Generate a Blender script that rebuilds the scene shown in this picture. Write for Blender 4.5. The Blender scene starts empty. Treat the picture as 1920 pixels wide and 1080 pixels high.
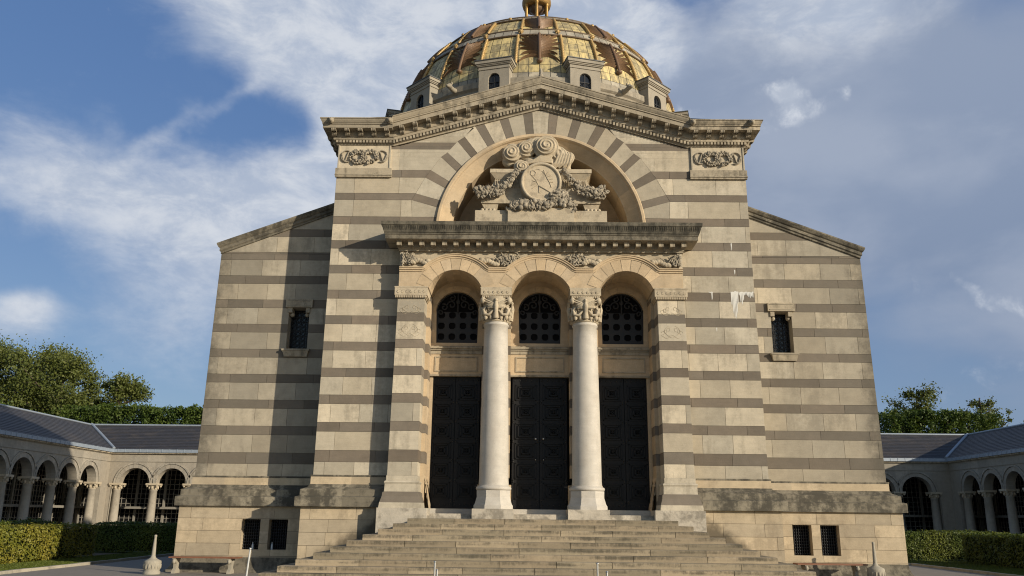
import bpy, math, random
import numpy as np
from mathutils import Vector, Matrix, noise
S=bpy.context.scene
COL=S.collection
R=math.radians
random.seed(7)
# ---------------------------------------------------------------- camera
cd=bpy.data.cameras.new('camera'); cam=bpy.data.objects.new('camera',cd); COL.objects.link(cam)
cd.sensor_width=36; cd.lens=29.2878; cd.clip_end=3000; cd.clip_start=.1
fw=Vector((-0.0102436,0.9639716,0.2658079)); rt=Vector((0.9999179,0.0078303,0.0101372)); up=Vector((-0.0076906,-0.26589,0.9639727))
cam.matrix_world=Matrix(((rt.x,up.x,-fw.x,-0.67271),(rt.y,up.y,-fw.y,-24.36989),(rt.z,up.z,-fw.z,1.38112),(0,0,0,1)))
S.camera=cam
S.view_settings.view_transform='Standard'; S.view_settings.look='None'
S.cycles.filter_width=1.1
S.view_settings.exposure=0.22; S.view_settings.gamma=1
# ---------------------------------------------------------------- sun and sky
SUN=Vector((1.35,-1,.49)).normalized()
sl=bpy.data.lights.new('sun','SUN'); sl.energy=4.3; sl.angle=R(.55); sl.color=(1.0,.88,.69)
so=bpy.data.objects.new('sun',sl); COL.objects.link(so); so.rotation_euler=SUN.to_track_quat('Z','Y').to_euler(); so.location=(40,-40,30)
W=bpy.data.worlds.new('World'); S.world=W; W.use_nodes=True
class NT:
    def __init__(s,t): s.t=t; s.n=t.nodes; s.l=t.links
    def add(s,k,**kw):
        n=s.n.new(k)
        for a,b in kw.items(): setattr(n,a,b)
        return n
    def put(s,sock,v):
        if hasattr(v,'links') or isinstance(v,bpy.types.NodeSocket): s.l.new(v,sock)
        elif v is not None:
            try: sock.default_value=v
            except Exception: sock.default_value=tuple(v)+(1,)
    def math(s,op,a,b=None,c=None,clamp=False):
        n=s.add('ShaderNodeMath',operation=op); n.use_clamp=clamp
        s.put(n.inputs[0],a); s.put(n.inputs[1],b); s.put(n.inputs[2],c); return n.outputs[0]
    def vec(s,op,a,b=None):
        n=s.add('ShaderNodeVectorMath',operation=op); s.put(n.inputs[0],a); s.put(n.inputs[1],b)
        return n.outputs[1] if op in('LENGTH','DOT_PRODUCT') else n.outputs[0]
    def comb(s,x,y,z=0.):
        n=s.add('ShaderNodeCombineXYZ'); s.put(n.inputs[0],x); s.put(n.inputs[1],y); s.put(n.inputs[2],z); return n.outputs[0]
    def sep(s,v):
        n=s.add('ShaderNodeSeparateXYZ'); s.put(n.inputs[0],v); return n.outputs
    def noise(s,v,sc=5,det=4,rough=.5,dist=0.,color=False):
        n=s.add('ShaderNodeTexNoise'); s.put(n.inputs['Vector'],v); n.inputs['Scale'].default_value=sc
        n.inputs['Detail'].default_value=det; n.inputs['Roughness'].default_value=rough; n.inputs['Distortion'].default_value=dist
        return n.outputs['Color' if color else 'Fac']
    def rng(s,v,a,b,c=0.,d=1.,smooth=True):
        n=s.add('ShaderNodeMapRange'); n.interpolation_type='SMOOTHSTEP' if smooth else 'LINEAR'
        s.put(n.inputs[0],v); n.inputs[1].default_value=a; n.inputs[2].default_value=b; n.inputs[3].default_value=c; n.inputs[4].default_value=d
        return n.outputs[0]
    def mix(s,f,a,b,mode='MIX'):
        n=s.add('ShaderNodeMix',data_type='RGBA',blend_type=mode); s.put(n.inputs[0],f); s.put(n.inputs[6],a); s.put(n.inputs[7],b); return n.outputs[2]
w=NT(W.node_tree); w.n.clear()
sky=w.add('ShaderNodeTexSky',sky_type='NISHITA'); sky.sun_disc=False
sky.sun_elevation=math.asin(SUN.z); sky.sun_rotation=math.atan2(SUN.x,SUN.y); sky.air_density=1.1; sky.dust_density=.6; sky.ozone_density=2.5; sky.altitude=100
tc=w.add('ShaderNodeTexCoord').outputs['Generated']
x,y,z=w.sep(tc)
az=w.math('ARCTAN2',x,y); el=w.math('ARCSINE',z)
pv=w.comb(az,el,0.)
nz=w.noise(pv,3.2,6,.55,color=True)
nv=w.vec('MULTIPLY',w.vec('SUBTRACT',nz,(.5,.5,.5)),(.24,.14,0))
pw=w.vec('ADD',pv,nv)
def blob(a,e,sa,se,amp,rot=0.):
    v=w.vec('SUBTRACT',pw,(a,e,0))
    if rot:
        n=w.add('ShaderNodeVectorRotate',rotation_type='Z_AXIS'); w.put(n.inputs[0],v); n.inputs['Angle'].default_value=rot; v=n.outputs[0]
    v=w.vec('MULTIPLY',v,(1/sa,1/se,0))
    return w.rng(w.vec('LENGTH',v),0,1,amp,0)
def total(bl):
    t=None
    for b in bl:
        q=blob(*b); t=q if t is None else w.math('ADD',t,q)
    return t
stretched=w.vec('MULTIPLY',pv,(1,1.9,1))
fb=w.noise(stretched,6,12,.62,.3)
white=total([(-.28,.55,.25,.14,1.4),(-.15,.46,.17,.17,1.05),(-.02,.61,.22,.10,.8),(.13,.56,.12,.08,1.0),(-.30,.335,.36,.105,1.0,-.12),(-.21,.37,.15,.17,.9),(-.56,.35,.20,.085,.6),
             (-.42,.43,.20,.020,.30,-.75),(-.545,.20,.09,.045,.75,-.25),(-.36,.24,.20,.09,.5,-.3),(.36,.56,.26,.11,.7)])
wd=w.rng(w.math('ADD',w.math('MULTIPLY',w.math('SUBTRACT',fb,.5),1.05),white),.05,.84)
grey=total([(.46,.40,.46,.30,1.5),(.30,.50,.36,.14,.8),(.62,.10,.45,.20,.5),(.9,.3,.5,.4,1.)])
fb2=w.noise(stretched,4,7,.5,.2)
gd=w.rng(w.math('ADD',w.math('MULTIPLY',w.math('SUBTRACT',fb2,.5),.8),grey),.1,1.0)
puff=total([(.298,.473,.026,.020,1.1),(.315,.462,.030,.022,1.0),(.372,.462,.028,.016,.8),(.335,.447,.06,.016,.6),(.20,.470,.04,.03,.7),(.27,.44,.09,.02,.4),(.555,.205,.13,.018,.55,.45),(.50,.228,.06,.010,.45,.9),(.54,.14,.16,.03,.34)])
fb3=w.noise(pv,26,9,.66,.4)
pd=w.rng(w.math('ADD',w.math('MULTIPLY',w.math('SUBTRACT',fb3,.5),1.5),puff),.2,1.15)
back=w.rng(w.math('ABSOLUTE',az),.8,1.4)
bk=w.math('MULTIPLY',w.rng(w.noise(tc,2.2,7,.55),.48,.72),w.math('MULTIPLY',back,.6))
blue=w.mix(w.rng(el,.0,.52),(1.75,2.65,4.5),(.86,1.75,4.0))
skc=w.mix(.65,sky.outputs[0],blue)
skc=w.mix(back,skc,sky.outputs[0])
c=w.mix(w.math('MULTIPLY',gd,.93),skc,w.mix(w.rng(el,.12,.5),(1.8,2.4,3.6),(2.6,3.15,4.25)))
c=w.mix(w.math('MULTIPLY',gd,w.math('MULTIPLY',w.rng(fb2,.42,.68),.7)),c,(3.4,3.9,4.9))
c=w.mix(w.math('MULTIPLY',wd,.92),c,w.mix(w.rng(w.noise(stretched,11,10,.65,.3),.36,.66),(4.0,4.6,5.7),(6.2,6.5,7.0)))
c=w.mix(w.math('MULTIPLY',pd,.85),c,w.mix(w.rng(fb3,.4,.7),(4.2,4.7,5.6),(6.6,6.9,7.4)))
c=w.mix(bk,c,(4.5,4.6,5.2))
bg=w.add('ShaderNodeBackground'); w.put(bg.inputs[0],c); bg.inputs[1].default_value=.095
wo=w.add('ShaderNodeOutputWorld'); w.l.new(bg.outputs[0],wo.inputs[0])
# ---------------------------------------------------------------- materials
def mat(name):
    m=bpy.data.materials.new(name); m.use_nodes=True; t=NT(m.node_tree); b=t.n['Principled BSDF']; b.inputs['Roughness'].default_value=.85
    return m,t,b
def attr(t,n='tone'):
    a=t.add('ShaderNodeAttribute'); a.attribute_name=n; return a.outputs['Fac']
def stone(name,base,alt,var=.16,grime=.3,gcol=(.10,.09,.075),gscale=.9,bump=.25,rough=.92,grain=.22,streak=0.,step=False,speck=0.,bias=0.,edge=False,damp=False):
    m,t,b=mat(name); oc=t.add('ShaderNodeTexCoord').outputs['Object']
    tn=attr(t); 
    c=t.mix(t.math('FRACT',t.math('MULTIPLY',tn,7.31)),base,alt)
    f=t.math('ADD',1-var,t.math('MULTIPLY',tn,2*var))
    gr=t.noise(oc,38,5,.7); f=t.math('MULTIPLY',f,t.math('ADD',1-grain,t.math('MULTIPLY',gr,2*grain)))
    md=t.noise(oc,3.1,6,.6); bd=t.noise(t.vec('MULTIPLY',oc,(.8,.8,9)),2.2,6,.7)
    f=t.math('MULTIPLY',f,t.math('ADD',.62,t.math('ADD',t.math('MULTIPLY',md,.5),t.math('MULTIPLY',bd,.26))))
    c=t.mix(1.,c,t.comb(f,f,f),'MULTIPLY')
    n1=t.noise(oc,gscale,9,.62,.4); v=n1
    if streak:
        n2=t.noise(t.vec('MULTIPLY',oc,(3.2,3.2,.22)),1.2,6,.6); v=t.math('ADD',t.math('MULTIPLY',n1,1-streak),t.math('MULTIPLY',n2,streak))
    n3=t.noise(oc,9,6,.7)
    v=t.math('ADD',v,t.math('MULTIPLY',t.math('SUBTRACT',n3,.5),.35))
    if bias: v=t.math('ADD',v,bias)
    v=t.math('ADD',v,t.math('MULTIPLY',t.math('SUBTRACT',tn,.5),.12))
    if step:
        zz=t.sep(oc)[2]; fr=t.math('FRACT',t.math('DIVIDE',t.math('SUBTRACT',zz,1.741-.1459*20),.1459))
        band=t.math('MULTIPLY',t.rng(fr,.1,.6),t.rng(t.math('ADD',t.math('MULTIPLY',t.noise(t.vec('MULTIPLY',oc,(2.0,1,.7)),7,6,.75),.45),t.math('MULTIPLY',t.noise(t.vec('MULTIPLY',oc,(1,1,6.)),1.1,4,.6),.55)),.34,.66))
        v=t.math('ADD',t.math('MULTIPLY',v,.62),t.math('MULTIPLY',band,.42))
    gf=t.math('MULTIPLY',t.rng(v,.34,.80) if step else t.rng(v,.48,.68),grime)
    if edge:   # black crust on the outer edges of the front
        X=t.math('ABSOLUTE',t.sep(oc)[0]); ef=t.rng(t.math('ADD',X,t.math('MULTIPLY',t.noise(oc,1.9,7,.72),2.2)),11.9,12.9)
    if damp:   # rising damp above the ends of the stairs
        sx=t.sep(oc); X=t.math('ABSOLUTE',sx[0]); ln=t.math('SUBTRACT',1.95,t.math('MULTIPLY',t.math('SUBTRACT',X,5.1),.62))
        dz=t.math('ADD',t.math('SUBTRACT',ln,sx[2]),t.math('MULTIPLY',t.math('SUBTRACT',t.noise(oc,1.6,7,.65),.5),.9))
        df=t.math('MULTIPLY',t.rng(dz,.0,.4),t.math('SUBTRACT',1.,t.rng(X,7.3,7.6))); 
    c=t.mix(gf,c,t.mix(n3,gcol,tuple(q*1.35 for q in gcol)))
    if edge:
        c=t.mix(t.math('MULTIPLY',ef,.86),c,t.mix(n3,(.05,.046,.038),(.11,.098,.077)))
        soot=t.math('MULTIPLY',t.rng(t.math('ADD',X,t.math('MULTIPLY',t.noise(oc,.7,8,.68,.6),7.)),9.5,14.),.38); c=t.mix(soot,c,(.15,.135,.11))
    if damp: c=t.mix(t.math('MULTIPLY',df,.88),c,t.mix(n3,(.06,.052,.038),(.13,.108,.078)))
    if speck:
        sp=t.rng(t.noise(oc,75,3,.6),.56,.66); c=t.mix(t.math('MULTIPLY',sp,speck),c,tuple(q*.45 for q in base))
    t.put(b.inputs['Base Color'],c); b.inputs['Roughness'].default_value=rough; b.inputs['Specular IOR Level'].default_value=.25
    bp=t.add('ShaderNodeBump'); bp.inputs['Strength'].default_value=bump; bp.inputs['Distance'].default_value=.02
    t.put(bp.inputs['Height'],t.math('ADD',t.math('MULTIPLY',gr,.5),n3)); t.put(b.inputs['Normal'],bp.outputs[0])
    return m
CREAM=stone('cream limestone',(.50,.432,.325),(.385,.347,.277),.23,.6,(.20,.175,.135),.8,streak=.4,edge=True)
DARK=stone('grey band stone',(.185,.152,.118),(.150,.130,.106),.20,.25,(.11,.098,.08),edge=True)
WARM=stone('warm limestone',(.52,.40,.26),(.47,.375,.26),.13,.25,(.22,.17,.11),1.1,streak=.5)
LOWER=stone('plinth limestone',(.47,.38,.26),(.39,.325,.235),.16,.5,(.17,.135,.095),.75,streak=.3,damp=True)
WEATH=stone('weathered moulding',(.25,.22,.165),(.20,.178,.138),.25,.92,(.055,.05,.04),1.8,bias=.09,bump=.6,streak=.35)
CORN=stone('cornice limestone',(.40,.34,.25),(.31,.27,.205),.18,.8,(.10,.088,.068),1.6,streak=.55,bias=.02)
BLACKC=stone('blackened cornice',(.19,.17,.13),(.15,.135,.105),.25,.95,(.045,.042,.034),1.8,bias=.10,bump=.5,streak=.5)
CARVE=stone('carved stone',(.47,.395,.285),(.43,.37,.275),.10,.5,(.15,.125,.095),3.,bump=.35)
GREYC=stone('grey carved stone',(.36,.31,.235),(.29,.255,.20),.25,.75,(.10,.088,.07),6.,bump=.35)
STEP=stone('step stone',(.34,.275,.19),(.26,.22,.155),.2,.9,(.07,.062,.046),1.4,step=True,bump=.5)
GRAN=stone('white granite',(.50,.46,.40),(.48,.45,.40),.05,.3,(.32,.27,.22),1.4,streak=.4,speck=.5,bump=.1,rough=.6,grain=.05)
PALE=stone('pale block stone',(.48,.43,.355),(.45,.405,.335),.08,.75,(.15,.135,.11),1.8,bump=.6,bias=.03)
DRUM=stone('drum stone',(.33,.29,.225),(.29,.26,.21),.15,.6,(.10,.09,.072),1.5,streak=.6)
DORM=stone('dormer stone',(.33,.295,.235),(.30,.27,.22),.08,.45,(.17,.15,.12),2.,streak=.5)
GALL=stone('gallery limestone',(.35,.31,.25),(.30,.275,.23),.13,.5,(.16,.14,.115),1.,streak=.4)
MORT=stone('mortar',(.16,.135,.10),(.14,.12,.09),.05,.1)
def plain(name,c,rough=.6,metal=0.,var=.15,scale=6,spec=.5,bump=0.):
    m,t,b=mat(name); oc=t.add('ShaderNodeTexCoord').outputs['Object']; n=t.noise(oc,scale,6,.65)
    f=t.math('ADD',1-var,t.math('MULTIPLY',n,2*var)); t.put(b.inputs['Base Color'],t.mix(1.,c,t.comb(f,f,f),'MULTIPLY'))
    b.inputs['Roughness'].default_value=rough; b.inputs['Metallic'].default_value=metal; b.inputs['Specular IOR Level'].default_value=spec
    if bump:
        bp=t.add('ShaderNodeBump'); bp.inputs['Strength'].default_value=bump; bp.inputs['Distance'].default_value=.02; t.put(bp.inputs['Height'],n); t.put(b.inputs['Normal'],bp.outputs[0])
    return m
DOOR=plain('blackened bronze',(.013,.013,.014),.55,.3,.4,5,.35)
STUD=plain('bronze studs',(.05,.048,.045),.45,.6)
IRON=plain('dark iron grille',(.026,.027,.03),.6,.3)
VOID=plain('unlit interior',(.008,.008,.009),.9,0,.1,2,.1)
GLASS=plain('dark glass',(.012,.014,.017),.15,0,.2,2,.5)
LEADD=plain('lead sheet',(.10,.105,.11),.6,.3,.25)
STEEL=plain('brushed steel',(.55,.55,.55),.35,.9)
WOOD=plain('red brown slat',(.20,.085,.045),.6,0,.3,8)
CAST=plain('grey cast concrete',(.33,.30,.24),.85,0,.25,12,.3,.4)
WPAINT=plain('white paint',(.52,.52,.50),.6)
DROP=plain('white droppings',(.66,.65,.61),.9,0,.08,20)
ZINC=plain('zinc sheet',(.30,.345,.40),.5,.25,.25,4)
def gold(name,a,b2,metal,rough,gr=.4,dk=(.10,.085,.05)):
    m,t,b=mat(name); oc=t.add('ShaderNodeTexCoord').outputs['Object']; tn=attr(t)
    c=t.mix(tn,a,b2); v=t.noise(t.vec('MULTIPLY',oc,(4,4,1.0)),1.6,7,.65)
    g=t.math('MULTIPLY',t.rng(t.math('ADD',v,t.math('MULTIPLY',tn,.10)),.42,.68),gr)
    c=t.mix(g,c,dk); t.put(b.inputs['Base Color'],c); b.inputs['Metallic'].default_value=metal
    t.put(b.inputs['Roughness'],t.math('ADD',rough,t.math('MULTIPLY',g,.35)))
    bp=t.add('ShaderNodeBump'); bp.inputs['Strength'].default_value=.15; bp.inputs['Distance'].default_value=.02; t.put(bp.inputs['Height'],t.noise(oc,6,4,.6)); t.put(b.inputs['Normal'],bp.outputs[0])
    return m
GTILE=gold('gilt enamel tiles',(.78,.62,.28),(.54,.44,.22),.18,.42,.8,(.19,.165,.11))
GBAND=stone('dome band tiles',(.40,.36,.28),(.27,.25,.21),.2,.6,(.10,.09,.075),2.,rough=.6)
GRIB=gold('gilt rope',(.50,.335,.13),(.40,.26,.10),.25,.45,.3)
GPALM=gold('bronze palm',(.19,.112,.06),(.075,.047,.03),.1,.5,.3,(.06,.042,.03))
GLANT=gold('lantern gilt',(.50,.30,.09),(.36,.21,.07),.45,.45,.5)
def leafmat(name,a,b2,trans=.25,rough=.55,sub=0):
    m,t,b=mat(name); c=t.mix(attr(t),a,b2); oc=t.add('ShaderNodeTexCoord').outputs['Object']
    c=t.mix(t.math('MULTIPLY',t.noise(oc,.6,3,.6),.5),c,tuple(q*.7 for q in b2)); 
    t.put(b.inputs['Base Color'],c); b.inputs['Roughness'].default_value=rough; b.inputs['Specular IOR Level'].default_value=.3
    tr=t.add('ShaderNodeBsdfTranslucent'); t.put(tr.inputs[0],t.mix(1.,c,(1.3,1.25,.6),'MULTIPLY')); mx=t.add('ShaderNodeMixShader'); mx.inputs[0].default_value=trans
    t.l.new(b.outputs[0],mx.inputs[1]); t.l.new(tr.outputs[0],mx.inputs[2]); t.l.new(mx.outputs[0],t.n['Material Output'].inputs[0]); return m
RINGM=plain('dark bronze ring',(.12,.085,.055),.6,.2,.3)
LEAF=leafmat('tree leaves',(.065,.095,.02),(.14,.155,.038))
LEAFB=leafmat('linden leaves',(.04,.075,.015),(.09,.13,.022))
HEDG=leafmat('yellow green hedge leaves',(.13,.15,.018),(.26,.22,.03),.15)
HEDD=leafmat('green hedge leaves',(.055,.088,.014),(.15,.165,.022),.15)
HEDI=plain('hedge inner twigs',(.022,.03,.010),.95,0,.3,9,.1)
BARK=plain('bark',(.075,.06,.045),.95,0,.3,7,.2,.6)
# ---------------------------------------------------------------- mesh helper
class MB:
    def __init__(s,*mats): s.v=[]; s.f=[]; s.m=[]; s.t=[]; s.mats=list(mats); s.sm=[]
    def mi(s,m):
        if isinstance(m,int): return m
        if m not in s.mats: s.mats.append(m)
        return s.mats.index(m)
    def poly(s,pts,m=0,t=.5,sm=False):
        i=len(s.v); s.v.extend([tuple(p) for p in pts]); s.f.append(tuple(range(i,i+len(pts)))); s.m.append(s.mi(m)); s.t.append(t); s.sm.append(sm)
    def grid(s,rows,m=0,t=.5,closed=False,sm=True):   # rows of points
        i=len(s.v); n=len(rows[0]); k=s.mi(m)
        for r in rows: s.v.extend([tuple(p) for p in r])
        for a in range(len(rows)-1):
            for b in range(n if closed else n-1):
                c=(b+1)%n; s.f.append((i+a*n+b,i+a*n+c,i+(a+1)*n+c,i+(a+1)*n+b)); s.m.append(k); s.t.append(t if not callable(t) else t(a,b)); s.sm.append(sm)
    def hexa(s,p,m=0,t=.5,skip=()):   # 8 points: bottom 4 (ccw from above), top 4
        q=[(0,3,2,1),(4,5,6,7),(0,1,5,4),(1,2,6,5),(2,3,7,6),(3,0,4,7)]
        i=len(s.v); s.v.extend([tuple(a) for a in p]); k=s.mi(m)
        for j,f in enumerate(q):
            if j in skip: continue
            s.f.append(tuple(i+a for a in f)); s.m.append(k); s.t.append(t); s.sm.append(False)
    def box(s,x0,x1,y0,y1,z0,z1,m=0,t=.5,skip=()):
        s.hexa([(x0,y0,z0),(x1,y0,z0),(x1,y1,z0),(x0,y1,z0),(x0,y0,z1),(x1,y0,z1),(x1,y1,z1),(x0,y1,z1)],m,t,skip)
    def taper(s,c0,h0,c1,h1,z0,z1,m=0,t=.5):   # frustum: centres (x,y), half sizes
        P=[(c0[0]+a*h0[0],c0[1]+b*h0[1],z0) for a,b in((-1,-1),(1,-1),(1,1),(-1,1))]+[(c1[0]+a*h1[0],c1[1]+b*h1[1],z1) for a,b in((-1,-1),(1,-1),(1,1),(-1,1))]
        s.hexa(P,m,t)
    def lathe(s,cx,cy,prof,seg=24,m=0,t=.5,a0=0.,a1=2*math.pi,sm=True,rot=0.,sx=1.,sy=1.):
        full=abs(a1-a0-2*math.pi)<1e-6; n=seg if full else seg+1
        rows=[[(cx+sx*r*math.cos(rot+a0+(a1-a0)*k/seg),cy+sy*r*math.sin(rot+a0+(a1-a0)*k/seg),z) for k in range(n)] for r,z in prof]
        s.grid(rows,m,t,closed=full,sm=sm)
        if full:
            for r,flip in((rows[0],True),(rows[-1],False)):
                s.poly(r[::-1] if flip else r,m,t if not callable(t) else .5)
    def tube(s,pts,rad,seg=6,m=0,t=.5,cap=True):
        pts=[Vector(p) for p in pts]; n=len(pts); rows=[]; ref=None
        for i,p in enumerate(pts):
            d=(pts[min(i+1,n-1)]-pts[max(i-1,0)]); 
            if d.length<1e-9: d=Vector((0,0,1))
            d.normalize()
            if ref is None: ref=d.orthogonal().normalized()
            ref=(ref-d*ref.dot(d)); ref=ref.normalized() if ref.length>1e-6 else d.orthogonal().normalized(); b=d.cross(ref)
            r=rad[i] if hasattr(rad,'__len__') else rad
            rows.append([p+(ref*math.cos(a)+b*math.sin(a))*r for a in [2*math.pi*k/seg for k in range(seg)]])
        s.grid(rows,m,t,closed=True)
        if cap: s.poly(rows[0][::-1],m,t); s.poly(rows[-1],m,t)
    def ball(s,c,r,m=0,t=.5,seg=8,rings=5,rot=None,sm=True):
        r=Vector(r) if hasattr(r,'__len__') else Vector((r,r,r)); c=Vector(c); rows=[]
        for i in range(rings+1):
            th=math.pi*(.02+.96*i/rings); row=[]
            for k in range(seg):
                a=2*math.pi*k/seg; p=Vector((r.x*math.sin(th)*math.cos(a),r.y*math.sin(th)*math.sin(a),r.z*math.cos(th)))
                if rot is not None: p=rot@p
                row.append(c+p)
            rows.append(row)
        s.grid(rows,m,t,closed=True,sm=sm)
    def build(s,name,parent=None,origin=None):
        org=Vector(origin) if origin is not None else (ROOTS.get(parent.name,Vector((0,0,0))) if parent else Vector((0,0,0)))
        me=bpy.data.meshes.new(name); v=np.array(s.v,dtype=np.float64)-np.array(org)
        me.from_pydata(v.tolist(),[],s.f)
        for m in s.mats: me.materials.append(m)
        me.polygons.foreach_set('material_index',s.m); me.polygons.foreach_set('use_smooth',s.sm)
        a=me.attributes.new('tone','FLOAT','FACE'); a.data.foreach_set('value',[float(q) for q in s.t])
        o=bpy.data.objects.new(name,me); COL.objects.link(o)
        if parent: o.parent=parent; ROOTS[o.name]=org
        else: o.location=org
        return o
ROOTS={}
def tag(o,label,cat,group=None,kind=None):
    if label: o['label']=label
    if cat: o['category']=cat
    if group: o['group']=group
    if kind: o['kind']=kind
    return o
def empty(name,loc,label,cat,group=None):
    o=bpy.data.objects.new(name,None); COL.objects.link(o); o.location=loc; o.empty_display_size=.3; ROOTS[o.name]=Vector(loc); return tag(o,label,cat,group)
def copy_tree(o,parent=None):
    c=o.copy(); COL.objects.link(c); c.parent=parent
    if o.name in ROOTS: ROOTS[c.name]=ROOTS[o.name]
    for ch in list(o.children): copy_tree(ch,c)
    return c
rnd=random.random
G=-.40
# courses: (z0,z1,is_band)
BANDS=[(3.045,3.412),(4.008,4.306),(4.901,5.196),(5.791,6.083),(6.674,6.965),(7.566,7.860),(8.450,8.748),(9.336,9.631),(10.224,10.515),(11.11,11.39),(12.01,12.26),(12.86,13.14),(13.93,14.20)]
def rows(z0,z1):
    out=[]; z=2.62
    for a,b in BANDS: out+=[(z,a,0),(a,b,1)]; z=b
    out.append((z,16,0)); return [(max(a,z0),min(b,z1),k) for a,b,k in out if b>z0+.01 and a<z1-.01]
def wall(mb,P,rws,xl,xr,holes=(),L=1.15,mats=None,seed=0,gap=.005,back=True,lead=0.):
    """P(s,z,d) gives the point on the wall; xl,xr give the ends at z; holes are (s0,s1,z0,z1)"""
    mats=mats or (CREAM,DARK); rg=random.Random(seed)
    for i,(z0,z1,k) in enumerate(rws):
        cuts=sorted({z0,z1}|{h[2] for h in holes if z0<h[2]<z1}|{h[3] for h in holes if z0<h[3]<z1})
        smin=min(xl(z0),xl(z1)); smax=max(xr(z0),xr(z1)); js=[]; ln=L*(1.25 if k else 1.)
        s=smin+lead+ln*(.55 if (i//2)%2 else .25)+rg.uniform(-.1,.1)
        while s<smax: js.append((s,rg.random())); s+=ln*rg.uniform(.85,1.2)
        tone0=rg.random(); tones=[tone0]+[q[1] for q in js]
        for za,zb in zip(cuts[:-1],cuts[1:]):
            spans=[(xl(za),xl(zb),xr(za),xr(zb))]
            for h in holes:
                if h[2]<=za+1e-6 and h[3]>=zb-1e-6:
                    ns=[]
                    for a,b,c,d in spans:
                        if h[0]>a and h[1]<c: ns+=[(a,b,h[0],h[0]),(h[1],h[1],c,d)]
                        elif h[0]<=a and h[1]>a and h[1]<c: ns.append((h[1],h[1],c,d))
                        elif h[1]>=c and h[0]>a and h[0]<c: ns.append((a,b,h[0],h[0]))
                        elif h[0]<=a and h[1]>=c: pass
                        else: ns.append((a,b,c,d))
                    spans=ns
            for a,b,c,d in spans:
                lo=max(a,b); hi=min(c,d)
                jj=[q[0] for q in js if lo+.12<q[0]<hi-.12]
                E=[(a,b)]+[(j,j) for j in jj]+[(c,d)]
                for (p0,p1),(q0,q1) in zip(E[:-1],E[1:]):
                    if q0-p0<.02 and q1-p1<.02: continue
                    mid=(p0+q0)/2; t=tones[sum(1 for q in js if q[0]<mid)]
                    g=gap; zl=za+(g if za==z0 else 0); zh=zb-(g if zb==z1 else 0)
                    A=[P(p0+g,zl,0),P(q0-g,zl,0),P(q1-g,zh,0),P(p1+g,zh,0)]; B=[P(p0+g,zl,-.02),P(q0-g,zl,-.02),P(q1-g,zh,-.02),P(p1+g,zh,-.02)]
                    mb.poly(A,mats[k],t)
                    for u in range(4): n=(u+1)%4; mb.poly([A[n],A[u],B[u],B[n]],mats[k],t)
                if back: mb.poly([P(a,za,-.015),P(c,za,-.015),P(d,zb,-.015),P(b,zb,-.015)],MORT)
def front(Y): return lambda s,z,d: (s,Y-d,z)
def side(sg,xf): return lambda s,z,d: (sg*(xf(z)+d),s,z)      # plane facing sg*X, s runs along Y
def sweep(mb,path,prof,m=0,seg=1.2,cap=True,mf=None):
    """path: (point, outward vector, vertical scale, base z shift); prof: (d,h)"""
    for (P0,D0,k0),(P1,D1,k1) in zip(path[:-1],path[1:]):
        P0=Vector(P0);P1=Vector(P1);D0=Vector(D0);D1=Vector(D1); n=max(1,round((P1-P0).length/seg))
        for j in range(n):
            t=rnd(); R2=[]
            for u in (j/n,(j+1)/n):
                P=P0.lerp(P1,u); D=D0.lerp(D1,u); k=k0+(k1-k0)*u
                R2.append([P+D*d+Vector((0,0,h*k)) for d,h in prof])
            for a in range(len(prof)-1):
                mb.poly([R2[0][a],R2[1][a],R2[1][a+1],R2[0][a+1]],mf(a) if mf else m,t)
    if cap:
        for e in (0,-1):
            P,D,k=path[e]; P=Vector(P); D=Vector(D); mb.poly([P+D*d+Vector((0,0,h*k)) for d,h in prof],m,.5)
# ================================================================ THE BUILDING
CY=11.
BLD=empty('crematorium_building',(0,CY,G),'striped cream and grey stone domed building with three arched doors above the wide steps','building')
wl=lambda z:11.573-.011*z
ml=lambda z:7.259-.0067*z
pl=lambda z:4.837-.0127*z
pil=lambda z:3.868-.0035*z
YW,YM,YP,YD=4.16,2.76,2.26,3.68
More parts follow.
